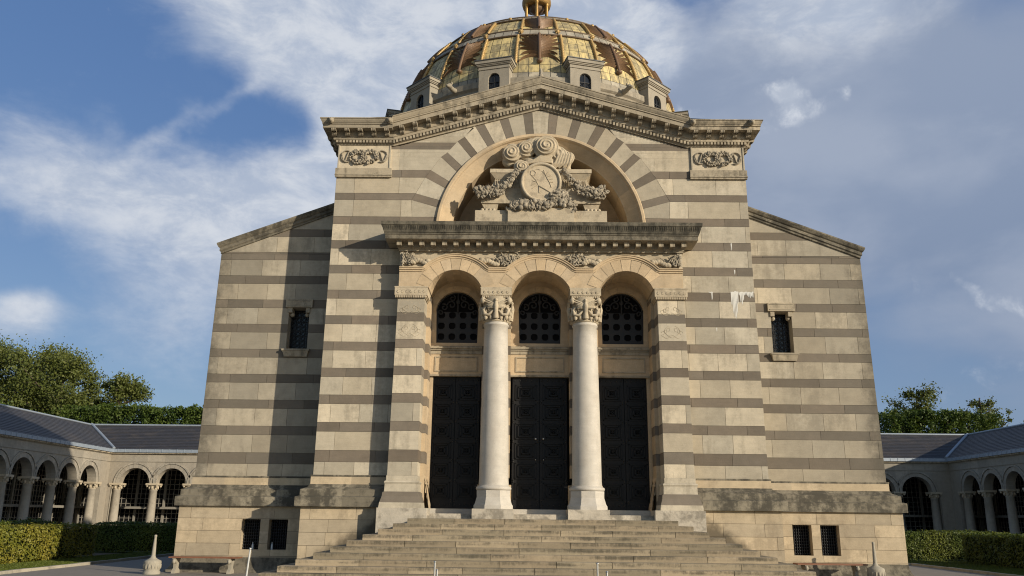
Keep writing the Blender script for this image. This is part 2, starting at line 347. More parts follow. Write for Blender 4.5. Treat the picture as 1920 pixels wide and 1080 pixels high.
# ---- side wings
for sg,nm in ((-1,'wing_wall'),(1,'wing_wall')):
    mb=MB(CREAM,DARK,MORT)
    top=lambda z:min(11.5,11.55-(z-10.45)/.395) if z>10.45 else wl(z)
    rw=[]
    for a,b,k in rows(2.62,12.3):
        n=4 if a>10.4 else 1
        for j in range(n): rw.append((a+(b-a)*j/n,a+(b-a)*(j+1)/n,k)) if False else None
        rw.append((a,b,k))
    rw2=[]
    for a,b,k in rw:
        if a<10.45<b: rw2+= [(a,10.45,k),(10.45,b,k)]
        else: rw2.append((a,b,k))
    if sg<0: wall(mb,front(YW),rw2,lambda z:-top(z),lambda z:-7.15,[(-8.84,-8.12,6.965,8.45)],seed=11,lead=.1)
    else: wall(mb,front(YW),rw2,lambda z:7.15,top,[(8.12,8.84,6.965,8.45)],seed=15)
    P=side(sg,wl); wall(mb,P,rows(2.62,10.45),lambda z:YW,lambda z:18.,seed=20)
    # window reveal
    c=8.48*sg
    for (a,b) in ((c-.36,c-.36),(c+.36,c+.36)):
        mb.poly([(a,YW,6.965),(a,YW+.45,6.965),(a,YW+.45,8.45),(a,YW,8.45)],CREAM,.5)
    mb.poly([(c-.36,YW,8.45),(c+.36,YW,8.45),(c+.36,YW+.45,8.45),(c-.36,YW+.45,8.45)],CREAM,.3)
    mb.poly([(c-.36,YW,6.965),(c+.36,YW,6.965),(c+.36,YW+.45,6.965),(c-.36,YW+.45,6.965)],CREAM,.3)
    mb.box(min(sg*7.,sg*11.5),max(sg*7.,sg*11.5),17.9,18.,2.6,10.4,CREAM)
    wing=mb.build(nm,BLD)
    # window with lattice
    wb=MB(IRON,GLASS)
    wb.poly([(c-.36,YW+.40,6.965),(c+.36,YW+.40,6.965),(c+.36,YW+.40,8.45),(c-.36,YW+.40,8.45)],GLASS)
    for i in range(9):
        zz=7.0+.17*i; wb.box(c-.36,c+.36,YW+.36,YW+.375,zz,zz+.018,IRON)
    for i in range(5):
        xx=c-.36+.17*i; wb.box(xx,xx+.018,YW+.36,YW+.375,6.97,8.45,IRON)
    for i in range(4):
        for j in range(8):
            cx=c-.27+.18*i; cz=7.09+.17*j; wb.tube([(cx+.06*math.cos(a),YW+.355,cz+.06*math.sin(a)) for a in np.linspace(0,2*math.pi,9)],.012,4,IRON)
    wn=wb.build('window',BLD)
    lb=MB(CORN); lb.box(c-.47,c+.47,YW-.09,YW+.02,8.46,8.76,CORN,.6); lb.box(c-.41,c+.41,YW-.105,YW-.085,8.50,8.53,CORN,.4); lb.box(c-.41,c+.41,YW-.105,YW-.085,8.69,8.72,CORN,.4)
    for q in (-1,1):
        a=c+q*.24; b=c+q*.38; lb.box(min(a,b),max(a,b),YW-.05,YW+.30,8.28,8.455,CORN,.5); lb.lathe(c+q*.27,YW+.12,[(.001,8.14),(.07,8.18),(.09,8.25),(.05,8.29)],10,CORN,.6)
    lb.build('lintel',wn)
    sb=MB(CORN); sb.box(c-.48,c+.48,YW-.16,YW+.3,6.90,6.965,CORN,.4); sb.taper((c,YW+.05),(.40,.13),(c,YW+.03),(.45,.17),6.70,6.90,CORN,.6); sb.build('sill',wn)
    # coping of the lean-to gable
    cb=MB(WEATH); pr=[(0,-.36),(.05,-.36),(.05,-.30),(.09,-.27),(.09,-.17),(.13,-.14),(.18,-.05),(.18,0),(-.5,.03)]
    sweep(cb,[((sg*7.12,YW,12.50),(0,-1,0),1),((sg*11.42,YW,10.80),(sg*1.,-1,0),1),((sg*11.42,18,10.80),(sg*1.,0,0),1)],pr,WEATH)
    cb.poly([(sg*7.1,YW-.1,12.50),(sg*11.5,YW-.1,10.76),(sg*11.5,18,10.76),(sg*7.1,18,12.5)],LEADD)
    cb.build('coping',BLD)
# ---- plinth and base mouldings following wing / pier outline
def base_path(o=0.):
    return None
def plinth(mb,x0,x1,Y,zt,zb,sgn_side,holes,seed):
    rws=[(zb,.10,0),(.10,.49,0),(.49,.88,0),(.88,1.27,0),(1.27,zt,0)]
    wall(mb,front(Y),rws,lambda z:x0,lambda z:x1,holes,L=1.35,mats=(LOWER,LOWER),seed=seed)
for sg in (-1,1):
    mb=MB(LOWER,MORT,WEATH)
    hl=[(9.12,9.72,.30,1.25),(8.22,8.83,.30,1.25)]
    if sg<0: plinth(mb,-11.84,-7.4,YW-.30,1.66,G-.05,0,[(-b,-a,c,d) for a,b,c,d in hl],31)
    else: plinth(mb,7.4,11.84,YW-.30,1.66,G-.05,0,hl,33)
    wall(mb,side(sg,lambda z:11.84),[(G-.05,.1,0),(.1,.49,0),(.49,.88,0),(.88,1.27,0),(1.27,1.66,0)],lambda z:YW-.3,lambda z:18.3,L=1.35,mats=(LOWER,LOWER),seed=35)
    # flared foot
    pr=[(.0,.46),(.015,.34),(.05,.22),(.11,.11),(.19,.03),(.21,0),(.21,-.1)]
    sweep(mb,[((sg*7.4,YW-.3,G),(0,-1,0),1),((sg*11.84,YW-.3,G),(sg,-1,0),1),((sg*11.84,18.3,G),(sg,0,0),1)],pr,WEATH,cap=False)
    for a,b,c,d in hl:
        a*=sg; b*=sg; Y0=YW-.30
        for xx in (a,b): mb.poly([(xx,Y0,c),(xx,Y0+.35,c),(xx,Y0+.35,d),(xx,Y0,d)],LOWER,.5)
        mb.poly([(a,Y0,d),(b,Y0,d),(b,Y0+.35,d),(a,Y0+.35,d)],LOWER); mb.poly([(a,Y0,c),(b,Y0,c),(b,Y0+.35,c),(a,Y0+.35,c)],LOWER)
    mb.build('wing_plinth',BLD)
    for a,b,c,d in hl:
        a*=sg; b*=sg; a,b=min(a,b),max(a,b); g=MB(IRON,VOID); Y0=YW-.30+.25
        g.poly([(a,Y0+.08,c),(b,Y0+.08,c),(b,Y0+.08,d),(a,Y0+.08,d)],VOID)
        for i in range(8):
            xx=a+(b-a)*(i+.5)/8; g.box(xx-.01,xx+.01,Y0,Y0+.02,c,d,IRON)
        for i in range(10):
            zz=c+(d-c)*(i+.5)/10; g.box(a,b,Y0+.02,Y0+.035,zz-.01,zz+.01,IRON)
            for j in range(8): g.ball((a+(b-a)*(j+.5)/8,Y0-.005,zz),.028,IRON,.5,6,3)
        g.build('basement_grille',BLD)
    mb=MB(LOWER,MORT)
    xa,xb=(4.9,7.5); wall(mb,front(YM-.26),[(G-.05,.1,0),(.1,.49,0),(.49,.88,0),(.88,1.27,0),(1.27,1.66,0)],(lambda z:-7.5) if sg<0 else (lambda z:4.9),(lambda z:-4.9) if sg<0 else (lambda z:7.5),L=1.5,mats=(LOWER,LOWER),seed=37+sg)
    wall(mb,side(sg,lambda z:7.5),[(G-.05,.1,0),(.1,.49,0),(.49,.88,0),(.88,1.27,0),(1.27,1.66,0)],lambda z:YM-.26,lambda z:YW-.3,L=1.2,mats=(LOWER,LOWER),seed=38)
    sweep(mb,[((sg*4.9,YM-.26,G),(0,-1,0),1),((sg*7.5,YM-.26,G),(sg,-1,0),1),((sg*7.5,YW-.3,G),(sg,0,0),1)],[(0,.42),(.02,.3),(.08,.18),(.18,.08),(.2,0)],WEATH,cap=False)
    mb.build('pier_plinth',BLD)
# moulded base course, stepping round wing and pier
mpr=[(.0,2.64),(.06,2.64),(.06,2.60),(.05,2.58),(.05,2.36),(.07,2.35),(.07,2.31),(.09,2.30),(.10,2.27),(.24,2.20),(.30,2.185),(.30,1.985),(.33,1.98),(.42,1.955),(.42,1.66),(.30,1.655),(.24,1.655)]
def mf(a): return LOWER if a in(3,4) else WEATH
for sg in (-1,1):
    mb=MB(WEATH,WARM); X=wl(2.3); M_=ml(2.3)
    sweep(mb,[((sg*4.7,YM,0),(0,-1,0),1),((sg*M_,YM,0),(sg,-1,0),1),((sg*M_,YW,0),(sg,-1,0),1),((sg*X,YW,0),(sg,-1,0),1),((sg*X,18,0),(sg,0,0),1)],mpr,WEATH,seg=1.15,mf=mf)
    mb.build('base_moulding',BLD)
# ---- main front wall with tympanum arch
AZ,AR=10.915,3.585
mb=MB(CREAM,DARK,MORT)
rake=lambda x:15.50-.288*abs(x)
EXT=[(11.39,4.45),(12.01,4.49),(12.26,4.36),(12.86,4.05),(13.14,3.86),(13.64,3.52),(13.82,3.30),(14.25,2.95),(14.43,2.70),(14.80,2.35)]
def ext(z):
    if z<=11.39: return math.sqrt(AR**2-(z-AZ)**2)
    for (a,b),(c,d) in zip(EXT[:-1],EXT[1:]):
        if a<=z<=c: return b+(d-b)*(z-a)/(c-a)
    return EXT[-1][1]
outer=lambda z: ml(z) if z<=14.06 else max((15.5-z)/.288,2.35)
for sg in (-1,1):
    rr=[r for r in rows(2.62,10.515)]
    if sg<0: wall(mb,front(YM),rr,lambda z:-ml(z),lambda z:-4.6,seed=41,L=1.05,lead=.1)
    else: wall(mb,front(YM),rr,lambda z:4.6,ml,seed=42,L=1.05)
    hi=[(10.515,11.11,0),(11.11,11.39,1),(11.39,12.01,0),(12.01,12.26,1),(12.26,12.86,0),(12.86,13.14,1),(13.14,13.93,0),(13.93,14.20,1),(14.20,14.78,0)]
    for j,(a,b,k) in enumerate(hi):
        zs=sorted({a,b}|{e[0] for e in EXT if a<e[0]<b}|({14.06} if a<14.06<b else set()))
        # whole-row joints per row, drawn as pieces between kinks
        for q,(za,zb) in enumerate(zip(zs[:-1],zs[1:])):
            f0=(lambda z:ext(max(z,11.3901))) if a>11.3 else (lambda z:math.sqrt(max(AR**2-(z-AZ)**2,0)))
            if sg<0: wall(mb,front(YM),[(za,zb,k)],lambda z:-outer(z+1e-6 if z<za+.01 else z-1e-6),lambda z:-f0(z),seed=50+j,L=1.5,gap=.005 if len(zs)==2 else .0015,lead=.2)
            else: wall(mb,front(YM),[(za,zb,k)],lambda z:f0(z),lambda z:outer(z+1e-6 if z<za+.01 else z-1e-6),seed=60+j,L=1.5,gap=.005 if len(zs)==2 else .0015,lead=.2)
    # voussoirs
    B=[(82.4,(4.45,11.39)),(76.9,(4.49,12.01)),(72.7,(4.36,12.26)),(65.0,(4.05,12.86)),(60.8,(3.86,13.14)),(53.6,(3.52,13.64)),(49.4,(3.30,13.82)),(42.1,(2.95,14.25)),(37.9,(2.70,14.43))]
    for a in (30.8,26.6,19.4,15.2,8.1,3.9):
        r=4.585/(math.cos(R(a))+.288*math.sin(R(a)))+.06; B.append((a,(r*math.sin(R(a)),AZ+r*math.cos(R(a)))))
    for i in range(len(B)-1):
        (a,p),(b,q)=B[i],B[i+1]; dark=i%2==1; t=rnd(); ga=.09
        inner=[(AR*math.sin(R(u)),AZ+AR*math.cos(R(u))) for u in np.linspace(a-ga,b+ga,4)]
        outp=[q,p]
        if i==8: outp=[q,(2.42,14.80),p]
        pts=inner+outp; cx=sum(u[0] for u in pts)/len(pts); cz=sum(u[1] for u in pts)/len(pts)
        pts=[(cx+(u[0]-cx)*.992,cz+(u[1]-cz)*.994) for u in pts]
        mb.poly([(sg*u[0],YM,u[1]) for u in pts],DARK if dark else CREAM,t)
k=[(AR*math.sin(R(u)),AZ+AR*math.cos(R(u))) for u in np.linspace(-3.8,3.8,5)]
r=4.585/(math.cos(R(3.8))+.288*math.sin(R(3.8)))+.04
mb.poly([(a,YM,b) for a,b in k]+[(r*math.sin(R(3.8)),YM,AZ+r*math.cos(R(3.8))),(-r*math.sin(R(3.8)),YM,AZ+r*math.cos(R(3.8)))],CREAM,.8)
# backing for the voussoir joints
bk=[[( (AR+.0)*math.sin(a),YM+.012,AZ+(AR+.0)*math.cos(a)) for a in np.linspace(-R(84),R(84),41)],[]]
for a in np.linspace(-R(84),R(84),41):
    r=min(4.62/(math.cos(a)+.288*abs(math.sin(a))+1e-6),4.7/max(abs(math.sin(a)),.2)); bk[1].append((r*math.sin(a),YM+.012,AZ+r*math.cos(a)))
mb.grid(bk,MORT,.5,sm=False)
for sg in (-1,1): wall(mb,side(sg,ml),rows(2.62,14.1),lambda z:YM,lambda z:17.5,seed=70+sg,L=1.2)
mb.box(-7.1,7.1,17.4,17.5,2,14.2,CREAM)
main=mb.build('main_wall',BLD)
# arch ring, splayed reveal and tympanum wall
mb=MB(WARM,CORN)
rg=[(AR+.0,-.0),(AR+.05,-.05),(AR+.02,-.09),(AR-.06,-.09),(AR-.10,-.04),(AR-.12,.02),(AR-.46,.30),(AR-.50,.32),(AR-.50,1.6)]
N=17
for i in range(N):
    a0=-R(98)+R(196)*i/N; a1=-R(98)+R(196)*(i+1)/N; t=rnd()
    for j in range(len(rg)-1):
        rw_=[[(r_*math.sin(a),YM+d,AZ+r_*math.cos(a)) for a in np.linspace(a0,a1,5)] for r_,d in (rg[j],rg[j+1])]
        mb.grid(rw_,WARM,t,sm=False)
mb.poly([(-3.3,YM+1.6,10.3),(3.3,YM+1.6,10.3),(3.3,YM+1.6,14.5),(-3.3,YM+1.6,14.5)],WARM,.3)
mb.poly([(-3.3,YM,10.6),(3.3,YM,10.6),(3.3,YM+1.6,10.6),(-3.3,YM+1.6,10.6)],WARM,.3)
mb.build('tympanum_arch',BLD)
# corner relief panels
for sg in (-1,1):
    mb=MB(CREAM,CORN); c=sg*6.22
    mb.box(c-.93,c+.93,YM-.035,YM+.01,13.17,14.04,CREAM,.55)
    mb.box(c-.99,c+.99,YM-.085,YM+.01,12.84,13.17,CORN,.6); mb.box(c-1.0,c+1.0,YM-.11,YM+.01,12.90,12.94,CORN,.5)
    for (a,b,d,e) in ((c-.93,c-.88,13.17,14.04),(c+.88,c+.93,13.17,14.04)): mb.box(a,b,YM-.06,YM-.03,d,e,CREAM,.5)
    pn=mb.build('corner_panel',BLD)
    wb=MB(GREYC); rgn=random.Random(5)
    for dx in (-.20,.20):
        for i in range(120):
            a=rgn.uniform(0,2*math.pi); rr_=.21+rgn.uniform(-.07,.07)
            wb.ball((c+dx+rr_*1.12*math.cos(a),YM-.07-.05*rgn.random(),13.60+rr_*math.sin(a)),(.045,.04,.035),GREYC,rgn.random(),6,3,Matrix.Rotation(rgn.uniform(0,3),3,'Y'))
    for q in (-1,1):
        pts=[(c+q*(.45+.36*u),YM-.07,13.60+.20*math.sin(u*7.)*(1-.2*u)) for u in np.linspace(0,1,14)]; wb.tube(pts,[.03]*14,5,GREYC,.5)
        pts=[(c+q*(.62+.2*math.cos(u)),YM-.07,13.62+.22*math.sin(u)) for u in np.linspace(-2,2,10)]; wb.tube(pts,.024,5,GREYC,.5)
    wb.build('wreath_relief',pn)
# ---- main cornice
KB,KA=1.12,1.27
cp=[(0,0),(.06,0),(.06,.045),(.10,.055),(.10,.16),(.16,.17),(.17,.25),(.20,.26),(.20,.46),(.49,.47),(.49,.585),(.475,.59),(.475,.60),(.515,.61),(.515,.645),(.50,.65),(.52,.66),(.56,.73),(.575,.775),(.565,.78),(.59,.79),(.59,.82),(-.6,.86)]
C0=14.05
pth=[((-7.165,17.5,C0),(-1,0,0),1),((-7.165,YM,C0),(-1,-1,0),1),((-5.22,YM,C0),(0,-1,0),1),((-5.20,YM,C0-.02),(0,-1,0),KB),((0,YM,15.50),(0,-1,0),KA),((5.20,YM,C0-.02),(0,-1,0),KB),((5.22,YM,C0),(0,-1,0),1),((7.165,YM,C0),(1,-1,0),1),((7.165,17.5,C0),(1,0,0),1)]
mb=MB(CORN,LEADD)
sweep(mb,pth,cp,CORN,seg=1.7,mf=lambda a:LEADD if a>=21 else CORN)
def czk(x):
    x=abs(x)
    if x>5.2: return C0,1.
    u=1-x/5.2; return C0-.02+(15.50-C0+.02)*u,KB+(KA-KB)*u
for i in range(-61,62):
    x=i*.118
    if abs(x)>7.2: continue
    zb,kk=czk(x); mb.box(x-.036,x+.036,YM-.165,YM-.10,zb+.065*kk,zb+.155*kk,CORN,rnd())
for sg in (-1,1):
    for i in range(14): yy=YM+.05+i*.118; mb.box(sg*7.33-.035,sg*7.33+.035,yy-.036,yy+.036,C0+.065,C0+.155,CORN,rnd())
# low pediment roof behind
mb.poly([(-7.6,YM-.5,14.85),(-5.2,YM-.5,14.95),(-5.2,17,14.95),(-7.6,17,14.85)],LEADD)
mb.poly([(-5.2,YM-.5,14.93),(0,YM-.5,16.55),(0,17,16.55),(-5.2,17,14.93)],LEADD)
mb.poly([(5.2,YM-.5,14.93),(0,YM-.5,16.55),(0,17,16.55),(5.2,17,14.93)],LEADD)
mb.poly([(7.6,YM-.5,14.85),(5.2,YM-.5,14.95),(5.2,17,14.95),(7.6,17,14.85)],LEADD)
corn=mb.build('main_cornice',BLD)
def bracket_mesh():
    b=MB(CORN); w=.082; pr=[(0,0),(.06,0),(.10,.03),(.12,.08),(.15,.10),(.24,.10),(.28,.13),(.29,.19),(0,.19)]   # (d,h)
    for a in range(len(pr)-1):
        (d0,h0),(d1,h1)=pr[a],pr[a+1]
        for q in range(3):
            x0=-w+2*w*q/3+.008; x1=-w+2*w*(q+1)/3-.008; b.poly([(x0,-d0,h0),(x1,-d0,h0),(x1,-d1,h1),(x0,-d1,h1)],0,.6)
        b.poly([(-w,-d0+.012,h0),(w,-d0+.012,h0),(w,-d1+.012,h1),(-w,-d1+.012,h1)],0,.4)
    for x in (-w,w): b.poly([(x,-d,h) for d,h in pr],0,.5)
    return b
BR=bracket_mesh().build('bracket',BLD,origin=(0,0,0)); first=True
bpos=[]
for sg in (-1,1):
    for i in range(5): bpos.append((sg*(7.28-.465*i),C0+.27,1.,0.))
    for i in range(11):
        x=.24+.466*i; zb,kk=czk(x); bpos.append((sg*x,zb+.27*kk,kk,0.))
    for i in range(5): bpos.append((sg*7.365,C0+.27,1.,sg*90,YM+.35+.465*i))
for b in bpos:
    o=BR if first else BR.copy()
    if not first: COL.objects.link(o)
    first=False
    o.parent=corn; yy=b[4] if len(b)>4 else YM-.20
    o.location=(b[0],yy-CY,b[1]-G); o.scale=(1,1,b[2]); o.rotation_euler=(0,0,R(b[3]))
    o['group']='scrolled brackets under the pediment cornice'
# lion-head spouts on the cornice corners
for x in (-7.35,-5.3,5.3,7.35):
    mb=MB(CORN); mb.ball((x,YM-.60,C0+.70),(.10,.10,.11),CORN,.5,10,6); mb.ball((x,YM-.69,C0+.67),(.06,.06,.06),CORN,.4,8,5)
    for q in(-1,1): mb.ball((x+q*.075,YM-.60,C0+.78),.035,CORN,.5,6,4)
    mb.build('lion_head_spout',corn)
# attic and base of the drum
mb=MB(DRUM,LEADD)
mb.box(-7.45,7.45,7.,17.4,14.2,16.95,DRUM,.5); mb.box(-7.6,7.6,6.85,17.5,16.95,17.08,LEADD)
for sg in (-1,1): mb.taper((sg*5.5,7.4),(.6,.5),(sg*5.5,7.4),(.05,.05),17.08,17.5,LEADD)
mb.build('attic',BLD)
# ---- portico piers
rp=rows(2.62,8.35)
for sg in (-1,1):
    mb=MB(CREAM,DARK,MORT)
    if sg<0: wall(mb,front(YP),rp,lambda z:-pl(z),lambda z:-pil(z),L=3,seed=81)
    else: wall(mb,front(YP),rp,pil,pl,L=3,seed=82)
    wall(mb,side(sg,pl),rp,lambda z:YP,lambda z:YM,L=3,seed=83)
    wall(mb,lambda s,z,d:(sg*(pil(z)-d),s,z),rp,lambda z:YP,lambda z:3.0,L=3,seed=84)
    wall(mb,lambda s,z,d:(sg*(3.90-s),3.0-d,z),rows(2.62,8.6),lambda z:0,lambda z:.17,L=3,seed=85,mats=(WARM,DARK))
    wall(mb,lambda s,z,d:(sg*(3.73-d),s,z),rows(2.62,8.6),lambda z:3.0,lambda z:YD,L=3,seed=86,mats=(WARM,DARK))
    # base
    xo,xi=pl(2.3),pil(2.3)
    bp_=[(0,2.62),(.012,2.62),(.012,2.47),(.05,2.45),(.07,2.41),(.05,2.37),(.045,2.35),(.055,2.13),(.10,2.10),(.11,1.99),(.17,1.80),(.19,1.64)]
    sweep(mb,[((sg*xo,YM,0),(sg,0,0),1),((sg*xo,YP,0),(sg,-1,0),1),((sg*xi,YP,0),(-sg,-1,0),1),((sg*xi,3.0,0),(-sg,0,0),1)],bp_,CREAM,seg=5,mf=lambda a:DARK if a in(7,8,9) else CREAM)
    sweep(mb,[((sg*3.73,3.0,0),(-sg,0,0),1),((sg*3.73,YD,0),(-sg,0,0),1)],bp_,WARM,seg=5)
    mb.box(min(sg*3.71,sg*4.6),max(sg*3.71,sg*4.6),2.985,YD+.15,1.34,2.66,WARM,.5)
    mb.box(min(sg*3.5,sg*5.04),max(sg*3.5,sg*5.04),YP-.24,YM+.2,G,1.64,PALE,.5)
    mb.box(min(sg*3.56,sg*3.72),max(sg*3.56,sg*3.72),YM,YD,1.34,1.64,PALE,.5)
    mb.box(min(sg*3.62,sg*3.76),max(sg*3.62,sg*3.76),YD+.04,YD+.25,1.3,9.3,WARM,.5)
    # impost capital
    for (o_,z0,z1,m) in ((.03,8.35,8.40,CARVE),(.06,8.40,8.44,CARVE),(.09,8.44,8.70,CARVE),(.10,8.70,8.735,CARVE)):
        mb.box(min(sg*(3.84-o_),sg*(4.74+o_)),max(sg*(3.84-o_),sg*(4.74+o_)),YP-o_,YD-.02,z0,z1,m,.6)
    for i in range(18): xx=sg*(3.80+.058*i); mb.box(xx-.018,xx+.018,YP-.085,YP-.03,8.355,8.43,CARVE,.7)
    pr_=mb.build('portico_pier',BLD)
    cb=MB(CARVE)      # carved scroll frieze on the impost
    for i in range(7):
        cx=sg*4.29-.43+.143*i; cb.tube([(cx+.05*u*math.cos(5*u),YP-.095,8.57+.06*u*math.sin(5*u)) for u in np.linspace(.1,1.2,10)],.010,4,CARVE,.4)
    cb.box(sg*4.29-.44,sg*4.29+.44,YP-.093,YP-.08,8.48,8.66,CARVE,.6)
    cb.build('carved_frieze',pr_)
    for (cz,h) in ((7.98,.26),(7.28,.40)):      # shallow thistle reliefs, each on its own block
        cb=MB(CARVE)
        for q in (-1,1):
            cb.tube([(sg*4.29+q*(.03+.22*math.sin(u*2.8)),YP-.002,cz+h*(u-.5)) for u in np.linspace(0,1,12)],.007,4,CARVE,.5)
            for a_ in (.12,.22,.30):
                cb.tube([(sg*4.29+q*(a_+.05*math.cos(u)),YP-.002,cz+.02-(a_-.2)*.6+.06*math.sin(u)) for u in np.linspace(0,5,9)],.006,4,CARVE,.5)
            cb.tube([(sg*4.29+q*.36*u,YP-.002,cz-h*.42+.05*math.cos(u*6)) for u in np.linspace(0,1,10)],.006,4,CARVE,.5)
        cb.build('thistle_relief',pr_)
# ---- jambs between the doors behind the columns
for sg in (-1,1):
    mb=MB(WARM,DARK,MORT); x0,x1=(.93,2.02) if sg>0 else (-2.02,-.93)
    wall(mb,front(3.28),rows(1.5,8.6),lambda z:x0+.06,lambda z:x1-.06,L=3,seed=90,mats=(WARM,DARK)); 
    for xx,q in ((x0+.06,-1),(x1-.06,1)): wall(mb,lambda s,z,d:(xx+q*d,s,z),rows(1.5,8.6),lambda z:3.28,lambda z:YD+.05,L=3,seed=91,mats=(WARM,DARK))
    mb.box(x0,x1,3.2,YD,1.48,2.4,WARM,.6); mb.build('door_jamb',BLD)
# ---- arcade
mb=MB(WARM,CREAM,CARVE)
arcs=[(-2.84,.88,.94,8.40),(0.,.97,1.076,8.264),(2.84,.88,.94,8.40)]
ZS=8.73
def bot(x):
    for c,h,r_,zc in arcs:
        if abs(x-c)<h: return zc+math.sqrt(max(r_*r_-(x-c)**2,0))
    return ZS
def wave(x):
    z=9.40
    for c,h,r_,zc in arcs:
        ro=r_+.53
        if abs(x-c)<ro: z=max(z,zc+math.sqrt(ro*ro-(x-c)**2))
    return z
def ringo(x,ex=0.50):
    for c,h,r_,zc in arcs:
        ro=r_+ex
        if abs(x-c)<ro and zc+math.sqrt(ro*ro-(x-c)**2)>ZS: return zc+math.sqrt(ro*ro-(x-c)**2)
    return None
XE=4.72
xs=sorted(set(list(np.round(np.linspace(-XE,XE,190),4))+[c+s*h for c,h,_,_ in arcs for s in(-1,1)]))
for a,b in zip(xs[:-1],xs[1:]):
    m_=(a+b)/2; ba,bb=(bot(a+1e-5),bot(b-1e-5)); mb.poly([(a,YP,ba),(b,YP,bb),(b,YP,wave(b)),(a,YP,wave(a))],WARM,.5)
    mb.poly([(a,YP+.05,wave(a)-.05),(b,YP+.05,wave(b)-.05),(b,YP+.05,10.02),(a,YP+.05,10.02)],CARVE,.35)
    mb.poly([(a,YP,ba),(b,YP,bb),(b,YD+.02,bb),(a,YD+.02,ba)],WARM,.5)
for c,h,_,_ in arcs:
    for s in(-1,1): mb.poly([(c+s*h,YP,ZS),(c+s*h,YD,ZS),(c+s*h,YD,bot(c+s*(h-1e-4))),(c+s*h,YP,bot(c+s*(h-1e-4)))],WARM,.5)
for sg in(-1,1): mb.box(min(sg*4.6,sg*XE),max(sg*4.6,sg*XE),YP+.001,YM+.05,ZS-.01,10.02,CREAM,.6)
# voussoirs
for c,h,r_,zc in arcs:
    a_max=math.acos((ZS-zc)/r_)+.02; nv=9
    for i in range(nv):
        a0=-a_max+2*a_max*i/nv; a1=-a_max+2*a_max*(i+1)/nv; t=rnd(); g=.006
        ins=[(c+r_*math.sin(a),YP-.012,zc+r_*math.cos(a)) for a in np.linspace(a0+g,a1-g,4)]; out=[(c+(r_+.43)*math.sin(a),YP-.012,zc+(r_+.43)*math.cos(a)) for a in np.linspace(a1-g,a0+g,4)]
        mb.poly(ins+out,WARM,t)
        ins2=[(p[0],YP-.012,p[2]) for p in ins]; so2=[(c+(r_-.004)*math.sin(a),0,zc+(r_-.004)*math.cos(a)) for a in np.linspace(a0+g,a1-g,4)]
        for yy0,yy1 in ((YP-.012,YP+.55),(YP+.56,YD)):
            mb.grid([[(q[0],yy0,q[2]) for q in so2],[(q[0],yy1,q[2]) for q in so2]],WARM,rnd(),sm=False)
# wave moulding
wx=list(np.linspace(-XE,XE,150)); wp=[(0,-.10),(.03,-.10),(.03,-.06),(.07,-.04),(.07,-.0),(.10,.02),(.10,.045),(0,.05)]
pts=[]
for i,x_ in enumerate(wx):
    d=Vector((1,0,(wave(x_+.02)-wave(x_-.02))/.04)).normalized(); n_=Vector((-d.z,0,d.x)); pts.append((Vector((x_,YP,wave(x_)-.03)),n_))
for (p,n_),(q,n2) in zip(pts[:-1],pts[1:]):
    for a in range(len(wp)-1):
        f=lambda P,N_,w_:P+Vector((0,-w_[0],0))+N_*w_[1]
        mb.poly([f(p,n_,wp[a]),f(q,n2,wp[a]),f(q,n2,wp[a+1]),f(p,n_,wp[a+1])],WARM,.6)
arcade=mb.build('arcade',BLD)
# frieze reliefs: leaves and drapery in the spandrels
for c,w_,n_ in ((-4.30,.40,0),(-1.42,.50,1),(1.42,.50,2),(4.30,.40,3)):
    fb_=MB(GREYC); rgn=random.Random(n_)
    lx=c+(.25 if n_%2 else -.2)
    for i in range(70):
        a=rgn.uniform(0,2*math.pi); q=rgn.random()**.5; px=lx+.30*q*math.cos(a); pz=9.70+.20*q*math.sin(a)
        px=max(-4.62,min(4.62,px))
        if pz<wave(px)+.03: pz=wave(px)+.05+rgn.random()*.06
        fb_.ball((px,YP-.02-.05*rgn.random(),min(pz,9.95)),(.085,.035,.026),GREYC,rgn.random(),6,3,Matrix.Rotation(rgn.uniform(0,6),3,'Y'))
    for i in range(7):
        u=i/6; px=c+(-.30 if n_%2 else .28)+(u-.5)*.50; pz=max(9.60+.06*math.sin(u*5),wave(px)+.09)
        fb_.ball((px,YP-.02,pz),(.12,.07,.085),CARVE,.6,8,5,Matrix.Rotation(.4,3,'Y'))
    for i in range(9): 
        px=max(-4.45,min(4.45,lx+rgn.uniform(-.5,.5))); pz=max(9.55,wave(px)+.05)
        fb_.tube([(px,YP+.0,pz),(px+.10*rgn.choice((-1,1)),YP-.06,pz+.16),(px+.2*rgn.choice((-1,1)),YP-.03,min(pz+.24,9.95))],[.02,.024,.008],5,GREYC,.6)
    fb_.build('frieze_relief',BLD)
# portico cornice
pc=[(0,0),(.05,0),(.05,.06),(.08,.07),(.08,.10),(.11,.11),(.11,.27),(.53,.28),(.53,.42),(.56,.43),(.56,.48),(.585,.49),(.60,.53),(.66,.70),(.69,.72),(.70,.84),(-.4,.86)]
mb=MB(CORN,BLACKC,LEADD); PZ=9.97
sweep(mb,[((-4.72,YM+.1,PZ),(-.84,0,0),1),((-4.72,YP,PZ),(-.84,-1,0),1),((4.72,YP,PZ),(.84,-1,0),1),((4.72,YM+.1,PZ),(.84,0,0),1)],pc,CORN,seg=1.6,mf=lambda a:BLACKC if a>8 else (WEATH if a==7 else CORN))
for i in range(176):
    x_=-5.2+i*.0595; a=[(x_-.019,YP-.605,PZ+.54),(x_+.019,YP-.605,PZ+.54),(x_+.019,YP-.58,PZ+.54),(x_-.019,YP-.58,PZ+.54)]; b=[(x_-.019,YP-.685,PZ+.70),(x_+.019,YP-.685,PZ+.70),(x_+.019,YP-.65,PZ+.70),(x_-.019,YP-.65,PZ+.70)]
    mb.hexa(a+b,BLACKC,rnd())
